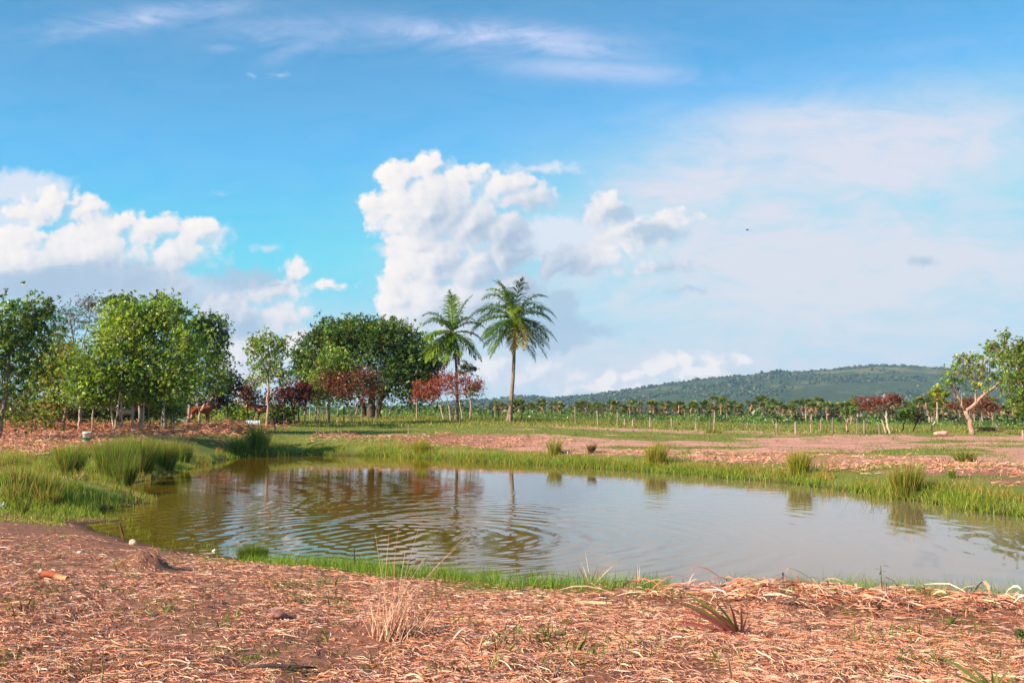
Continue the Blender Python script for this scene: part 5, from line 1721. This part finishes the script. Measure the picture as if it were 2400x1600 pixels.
# ------------------------------------------------------------------ single plants of the near bank
def strap_plant(name, label, cat, px, py, leaves, mat=GRASS, group=None):
    """leaves: (tip column, tip row, width m, tint, sag) fanned from one root"""
    b = hit(px, py)
    rg = np.random.default_rng(int(px * 7 + py))
    R = root(name, b, label, cat, group)
    for (tx, ty, wd, tint, sag) in leaves:
        tip = onY(tx, ty, b[1] + rg.uniform(-.12, .12)) - b
        mid = tip * .55 + np.array([0, 0, sag * np.linalg.norm(tip)])
        t = np.linspace(0, 1, 9)[:, None]
        P_ = (1 - t) ** 2 * np.array([rg.normal(0, .012), rg.normal(0, .012), -.02]) + 2 * t * (1 - t) * mid + t ** 2 * tip
        tan = unit(np.gradient(P_, axis=0))
        s = unit(np.cross(tan, np.array([rg.normal(0, .25), -1.0, .35])))
        n_ = unit(np.cross(s, tan))
        wd = wd * .72
        tint = tuple(min(.7, c * 1.7) for c in tint) if mat is GRASS else tint
        w_ = wd * .5 * (np.sin(np.pi * np.clip(t ** .7 * .93 + .05, 0, 1)) * .85 + .15) * (1 - t ** 6)
        V_ = np.concatenate([P_ - s * w_ + n_ * w_ * .35, P_, P_ + s * w_ + n_ * w_ * .35])
        F_ = []
        for k_ in range(8):
            F_ += [(k_, k_ + 1, 9 + k_ + 1, 9 + k_), (9 + k_, 9 + k_ + 1, 18 + k_ + 1, 18 + k_)]
        mk('leaf', V_, F_, mat, R, np.array(tint), True)
    return R
PU, GR_, DKG = (.20, .055, .05), (.12, .10, .03), (.12, .065, .035)
strap_plant('strap_leaved_plant', 'strap-leaved plant with purple and green blades fanning left in the straw', 'plant', 1738, 1492,
            [(1545, 1398, .03, DKG, .10), (1600, 1386, .045, (.10, .12, .025), .12), (1560, 1455, .028, PU, .10), (1640, 1470, .03, (.22, .08, .08), .32), (1650, 1412, .04, (.11, .13, .03), .08), (1708, 1408, .036, PU, .02),
             (1738, 1422, .028, (.09, .03, .04), .0), (1685, 1432, .03, GR_, .03), (1620, 1430, .035, PU, .06), (1765, 1455, .02, PU, .0), (1690, 1395, .02, (.30, .16, .10), .1), (1720, 1450, .02, GR_, .0), (1575, 1404, .03, GR_, .13), (1622, 1408, .034, PU, .12), (1668, 1402, .03, (.13, .14, .04), .09), (1590, 1432, .03, PU, .14), (1752, 1436, .022, DKG, .0), (1535, 1470, .022, (.22, .08, .08), .16)])
strap_plant('green_strap_plant', 'green blade-leaved plant rising from the bottom right of the photo', 'plant', 2330, 1618,
            [(2185, 1527, .030, (.16, .20, .05), .06), (2265, 1552, .026, (.14, .19, .05), .05), (2215, 1575, .024, (.10, .15, .03), .04), (2322, 1560, .022, (.15, .19, .05), .02), (2340, 1555, .02, (.16, .20, .06), .0), (2295, 1575, .022, (.18, .20, .06), .03),
             (2370, 1560, .02, (.14, .18, .05), .0), (2390, 1580, .022, (.12, .17, .04), .02), (2240, 1600, .02, (.14, .16, .05), .08), (2355, 1575, .02, (.2, .2, .07), .0)])
ST_T = [(.66, .40, .26), (.55, .27, .16), (.40, .14, .08), (.72, .52, .38)]
def stalks(label, px, py, tips, seed, name='dead_stalk_clump', cat='dead plant'):
    rg = np.random.default_rng(seed)
    lv = [(tx, ty, rg.uniform(.012, .024), ST_T[rg.integers(0, 4)], sag) for tx, ty, sag in tips]
    return strap_plant(name, label, cat, px, py, lv, STRAW, 'broken dry stalks along the near shore')
stalks('reddish dry stalk clump with three spikes left of centre on the near shore', 1384, 1378, [(1371, 1290, .0), (1360, 1312, .05), (1404, 1317, .05), (1428, 1310, 0), (1350, 1320, .1), (1345, 1385, .3), (1410, 1365, .2), (1442, 1322, .1), (1378, 1362, 0)], 1)
stalks('dry stalk bent over like a hook beside the three-spiked clump', 1495, 1385, [(1494, 1318, .0), (1480, 1350, .25), (1445, 1378, .5), (1505, 1345, .2), (1512, 1352, .3), (1500, 1322, .02)], 2)
stalks('arched brown stalk curling right over the green fringe', 1605, 1385, [(1638, 1360, .55), (1600, 1352, .1), (1630, 1342, .35), (1590, 1370, .1)], 3)
stalks('pale straw tent of broken stems poking above the heap', 1700, 1395, [(1748, 1352, .05), (1742, 1355, .06), (1750, 1358, .02), (1785, 1392, .7), (1690, 1380, .1)], 4)
stalks('forked pale stalk reaching up left over the water', 1932, 1398, [(1897, 1346, .05), (1885, 1372, .45), (1925, 1365, .05), (1908, 1360, .1), (1938, 1385, 0)], 5)
stalks('tangled dry stems at the right end of the straw heap', 2362, 1415, [(2366, 1368, .0), (2380, 1380, .1), (2398, 1400, .4), (2340, 1405, .3), (2360, 1385, .05), (2398, 1398, .15)], 6)
stalks('upright pair of dry stems at the centre of the straw heap', 2080, 1412, [(2078, 1358, .0), (2055, 1392, .2), (2115, 1388, .2), (2100, 1400, .3), (2040, 1410, .4)], 7)
stalks('small tepee of dry blades in the straw below the dry grass clump', 1110, 1550, [(1134, 1482, .0), (1100, 1545, .3), (1155, 1548, .5), (1060, 1525, .25), (1128, 1500, .02), (1090, 1508, .3), (1147, 1530, .3)], 8)
stalks('sprawling dry tuft at the bottom centre of the photo', 1000, 1596, [(940, 1590, .4), (970, 1572, .3), (1010, 1575, .1), (1030, 1590, .2), (985, 1580, .2), (955, 1600, .3)], 9)
stalks('lone pale stem standing in the straw at the bottom right', 1712, 1596, [(1707, 1530, .0), (1700, 1580, .1)], 10)
stalks('dry pale leaf curling up in the straw left of the tepee of blades', 1050, 1505, [(1098, 1468, .25), (1085, 1475, .2), (1060, 1500, .2)], 11)
# upright green weed
b = hit(2072, 1418)
R = root('tall_weed', b, 'upright green weed with few dark leaves standing above the straw heap', 'weed')
hgt = onY(2066, 1325, b[1])[2] - b[2]
mb = MB()
P_ = np.array([(0, 0, -.03), (-.012, 0, .35 * hgt), (-.02, 0, .7 * hgt), (-.022, 0, hgt)])
mb.tube(P_, [.006, .005, .004, .003], 6, (.10, .14, .035))
mb.build('stem', GRASS, R, True)
for (tx, ty, bx, by_, wd) in [(2090, 1329, 2066, 1323, .03), (2048, 1332, 2065, 1334, .02), (2060, 1348, 2067, 1335, .035), (2080, 1340, 2067, 1337, .02), (2060, 1362, 2068, 1365, .018), (2082, 1395, 2070, 1398, .04)]:
    a_, t_ = onY(bx, by_, b[1]) - b, onY(tx, ty, b[1]) - b
    dd = t_ - a_
    s = np.array([0, 1.0, .25]) * wd * .5
    V_ = [a_, a_ + dd * .45 + s, t_, a_ + dd * .45 - s + [0, 0, .006]]
    mk('leaf', V_, [(0, 1, 2, 3)], LEAF, R, np.array((.06, .10, .03)))
# broad-leaved dark weed
b = hit(955, 1350)
R = root('broad_leaved_weed', b, 'low dark weed with broad purplish leaves at the near water edge', 'weed')
rg = np.random.default_rng(4)
mb = MB()
tips = [(930, 1322), (948, 1318), (960, 1300), (975, 1308), (985, 1312), (945, 1330), (968, 1335), (992, 1340), (930, 1335)]
for (tx, ty) in tips:
    t_ = onY(tx, ty, b[1] + rg.uniform(-.1, .1)) - b
    mb.tube([(0, 0, -.02), t_ * .5 + [0, 0, .02], t_], [.004, .003, .002], 5, (.16, .06, .05))
mb.build('stem', GRASS, R, True)
for (tx, ty) in tips:
    t_ = onY(tx, ty, b[1] + rg.uniform(-.1, .1)) - b
    a = rg.uniform(0, 6.28)
    d_ = np.array([math.cos(a), math.sin(a) * .6, -.35])
    s = unit(np.cross(d_, [0, 0, 1.0])) * .045
    L_ = rg.uniform(.09, .15)
    V_ = [t_, t_ + d_ * L_ * .3 + s, t_ + d_ * L_ * .75 + s * .8, t_ + d_ * L_, t_ + d_ * L_ * .75 - s * .8, t_ + d_ * L_ * .3 - s]
    mk('leaf', V_, [(0, 1, 2, 5), (2, 3, 4, 5)], LEAF, R, pick([(.07, .075, .03), (.13, .05, .045), (.05, .08, .025)], 1, rg)[0])
# small evergreen sprig at right edge
tree('small bushy green shrub cut off by the right edge of the near bank', [[(2396, 1522, .006), (2394, 1495, .004), (2396, 1478, .003)]],
     [(2394, 1484, 10, 8, 1), (2398, 1505, 14, 12, 1.2), (2384, 1512, 8, 6, .5)], 420, .022, [(.11, .14, .025), (.16, .17, .04), (.07, .10, .02)], DARK_BARK, name='small_shrub', cat='shrub', seed=60, twig=.0015, wid=.55)
# bent sprout at bottom left
b = hit(236, 1602)
mb = MB()
t = np.linspace(0, 1, 8)
hh_ = onY(236, 1545, b[1])[2] - b[2]
mb.tube(np.stack([.012 * np.sin(t * 5) + .02 * t ** 3, 0 * t, hh_ * np.sin(t * 1.75) * 1.0 - .01], 1), np.linspace(.007, .004, 8), 6, (.26, .26, .06))
o = mb.build('curled_sprout', GRASS, None, True)
o.location = [float(c) for c in b]
tag(o, 'curled yellow-green fern sprout at the bottom left of the photo', 'sprout')
# dry grass clump with long stems
def dry_clump():
    rg = np.random.default_rng(12)
    b = hit(915, 1494)
    R = root('dry_grass_clump', b, 'tall pinkish dry grass clump with long thin stems leaning right', 'dry grass')
    n = 210
    rr = rg.uniform(0, .15, n); th = rg.uniform(0, 6.28, n)
    B = np.stack([np.cos(th) * rr * 1.3, np.sin(th) * rr * .8, np.full(n, -.015)], 1)
    lean = np.stack([rg.normal(.22, .30, n) + B[:, 0] * 2.2, rg.normal(0, .2, n)], 1)
    h = rg.uniform(.10, .40, n)
    V_, F_, lv = blades(B, h, .006, lean, rg.normal(0, .12, (n, 2)), 4, rg)
    mk('blades', V_, F_, STRAW, R, np.repeat(pick([(.66, .38, .26), (.74, .48, .34), (.55, .27, .17), (.60, .33, .22)], n, rg, .15), lv, 0))
    tipsp = [(992, 1208, .06), (912, 1250, .03), (880, 1252, .0), (935, 1230, .03), (1068, 1285, .1), (1110, 1238, .1), (1000, 1300, .05), (950, 1290, .02), (925, 1300, .0), (1030, 1330, .05), (895, 1310, .0), (965, 1320, .03)]
    mb = MB()
    for tx, ty, sg in tipsp:
        tip = onY(tx, ty, b[1] + rg.uniform(-.2, .15)) - b
        t = np.linspace(0, 1, 8)[:, None]
        b0 = np.array([rg.normal(-.01, .04), rg.normal(0, .03), 0])
        mid = b0 * .4 + tip * .6 + np.array([-sg, 0, sg]) * .4
        P_ = (1 - t) ** 2 * b0 + 2 * t * (1 - t) * mid + t ** 2 * tip
        mb.tube(P_, np.linspace(.0019, .0008, 8), 4, pick([(.62, .34, .24), (.70, .44, .32)], 1, rg)[0], cap=False)
    mb.build('stem', STRAW, R)
    return R
dry_clump()
def sedge(label, px, py, tx, ty, seed):
    rg = np.random.default_rng(seed)
    b = hit(px, py)
    R = root('sedge_stem', b, label, 'weed', 'sedges on the near shore')
    tip = onY(tx, ty, b[1]) - b
    mb = MB()
    mb.tube([(0, 0, -.02), tip * .5 + [.004, 0, 0], tip], [.003, .0025, .002], 5, (.12, .13, .04))
    mb.build('stem', GRASS, R)
    hb_ = MB()
    for q in range(9):
        d_ = unit(np.array([rg.normal(), rg.normal(), rg.normal() * .5])) * rg.uniform(.015, .05)
        e = tip + d_
        hb_.tube([tip, e], [.0012, .001], 4, (.16, .09, .05), cap=False)
        hb_.tube([e, e + d_ * .15, e + d_ * .35], [.004, .006, .002], 5, (.33, .07, .04))
    hb_.build('seed_head', GRASS, R)
sedge('thin sedge with rusty seed heads standing in the water right of the grass clump', 744, 1318, 746, 1262, 1)
sedge('sedge with red seed heads right of the dark broad-leaved weed', 1021, 1405, 1022, 1322, 2)
sedge('short red-headed sedge leaning beside the dark broad-leaved weed', 985, 1352, 998, 1312, 3)

# ------------------------------------------------------------------ bird
p = onY(1752, 539, 70)
rootb = root('bird', p, 'tiny dark bird flying in the hazy sky on the right', 'bird')
Vb = [(-.10, 0, 0), (-.04, 0, .005), (.04, 0, .01), (.10, 0, .02), (.135, 0, .02), (-.17, 0, 0), (0, .08, .05), (-.03, .2, .03), (0, -.08, .05), (-.03, -.2, .03)]
skinned('body', Vb, [(0, 1), (1, 2), (2, 3), (3, 4), (0, 5), (2, 6), (6, 7), (2, 8), (8, 9)], [(.025, .02), (.04, .035), (.042, .036), (.026, .025), (.008, .008), (.03, .006), (.045, .01), (.012, .005), (.045, .01), (.012, .005)],
        HIDE, rootb, lambda c: (.03, .025, .022))
rootb.rotation_euler = (.2, -.1, .6)

# rusty dead tuft in the tall stem of the grove
# ------------------------------------------------------------------ air
hz = MB()
x0, x1, y0, y1, z0_, z1_ = -4300, 4300, -4300, 4300, -16.0, 196.0
hz.add([(x0, y0, z0_), (x1, y0, z0_), (x1, y1, z0_), (x0, y1, z0_), (x0, y0, z1_), (x1, y0, z1_), (x1, y1, z1_), (x0, y1, z1_)],
       [(3, 2, 1, 0), (4, 5, 6, 7), (0, 1, 5, 4), (1, 2, 6, 5), (2, 3, 7, 6), (3, 0, 4, 7)])
m = bpy.data.materials.new('air')
m.use_nodes = True
g = NT(m.node_tree)
pv = g.new('ShaderNodeVolumePrincipled')
pv.inputs['Color'].default_value = (.46, .68, 1.0, 1)
pv.inputs['Density'].default_value = 0.00010
pv.inputs['Anisotropy'].default_value = 0.0
o = g.new('ShaderNodeOutputMaterial')
g.t.links.new(pv.outputs[0], o.inputs['Volume'])
hz_o = hz.build('haze', m, None)
hz_o['kind'] = 'stuff'
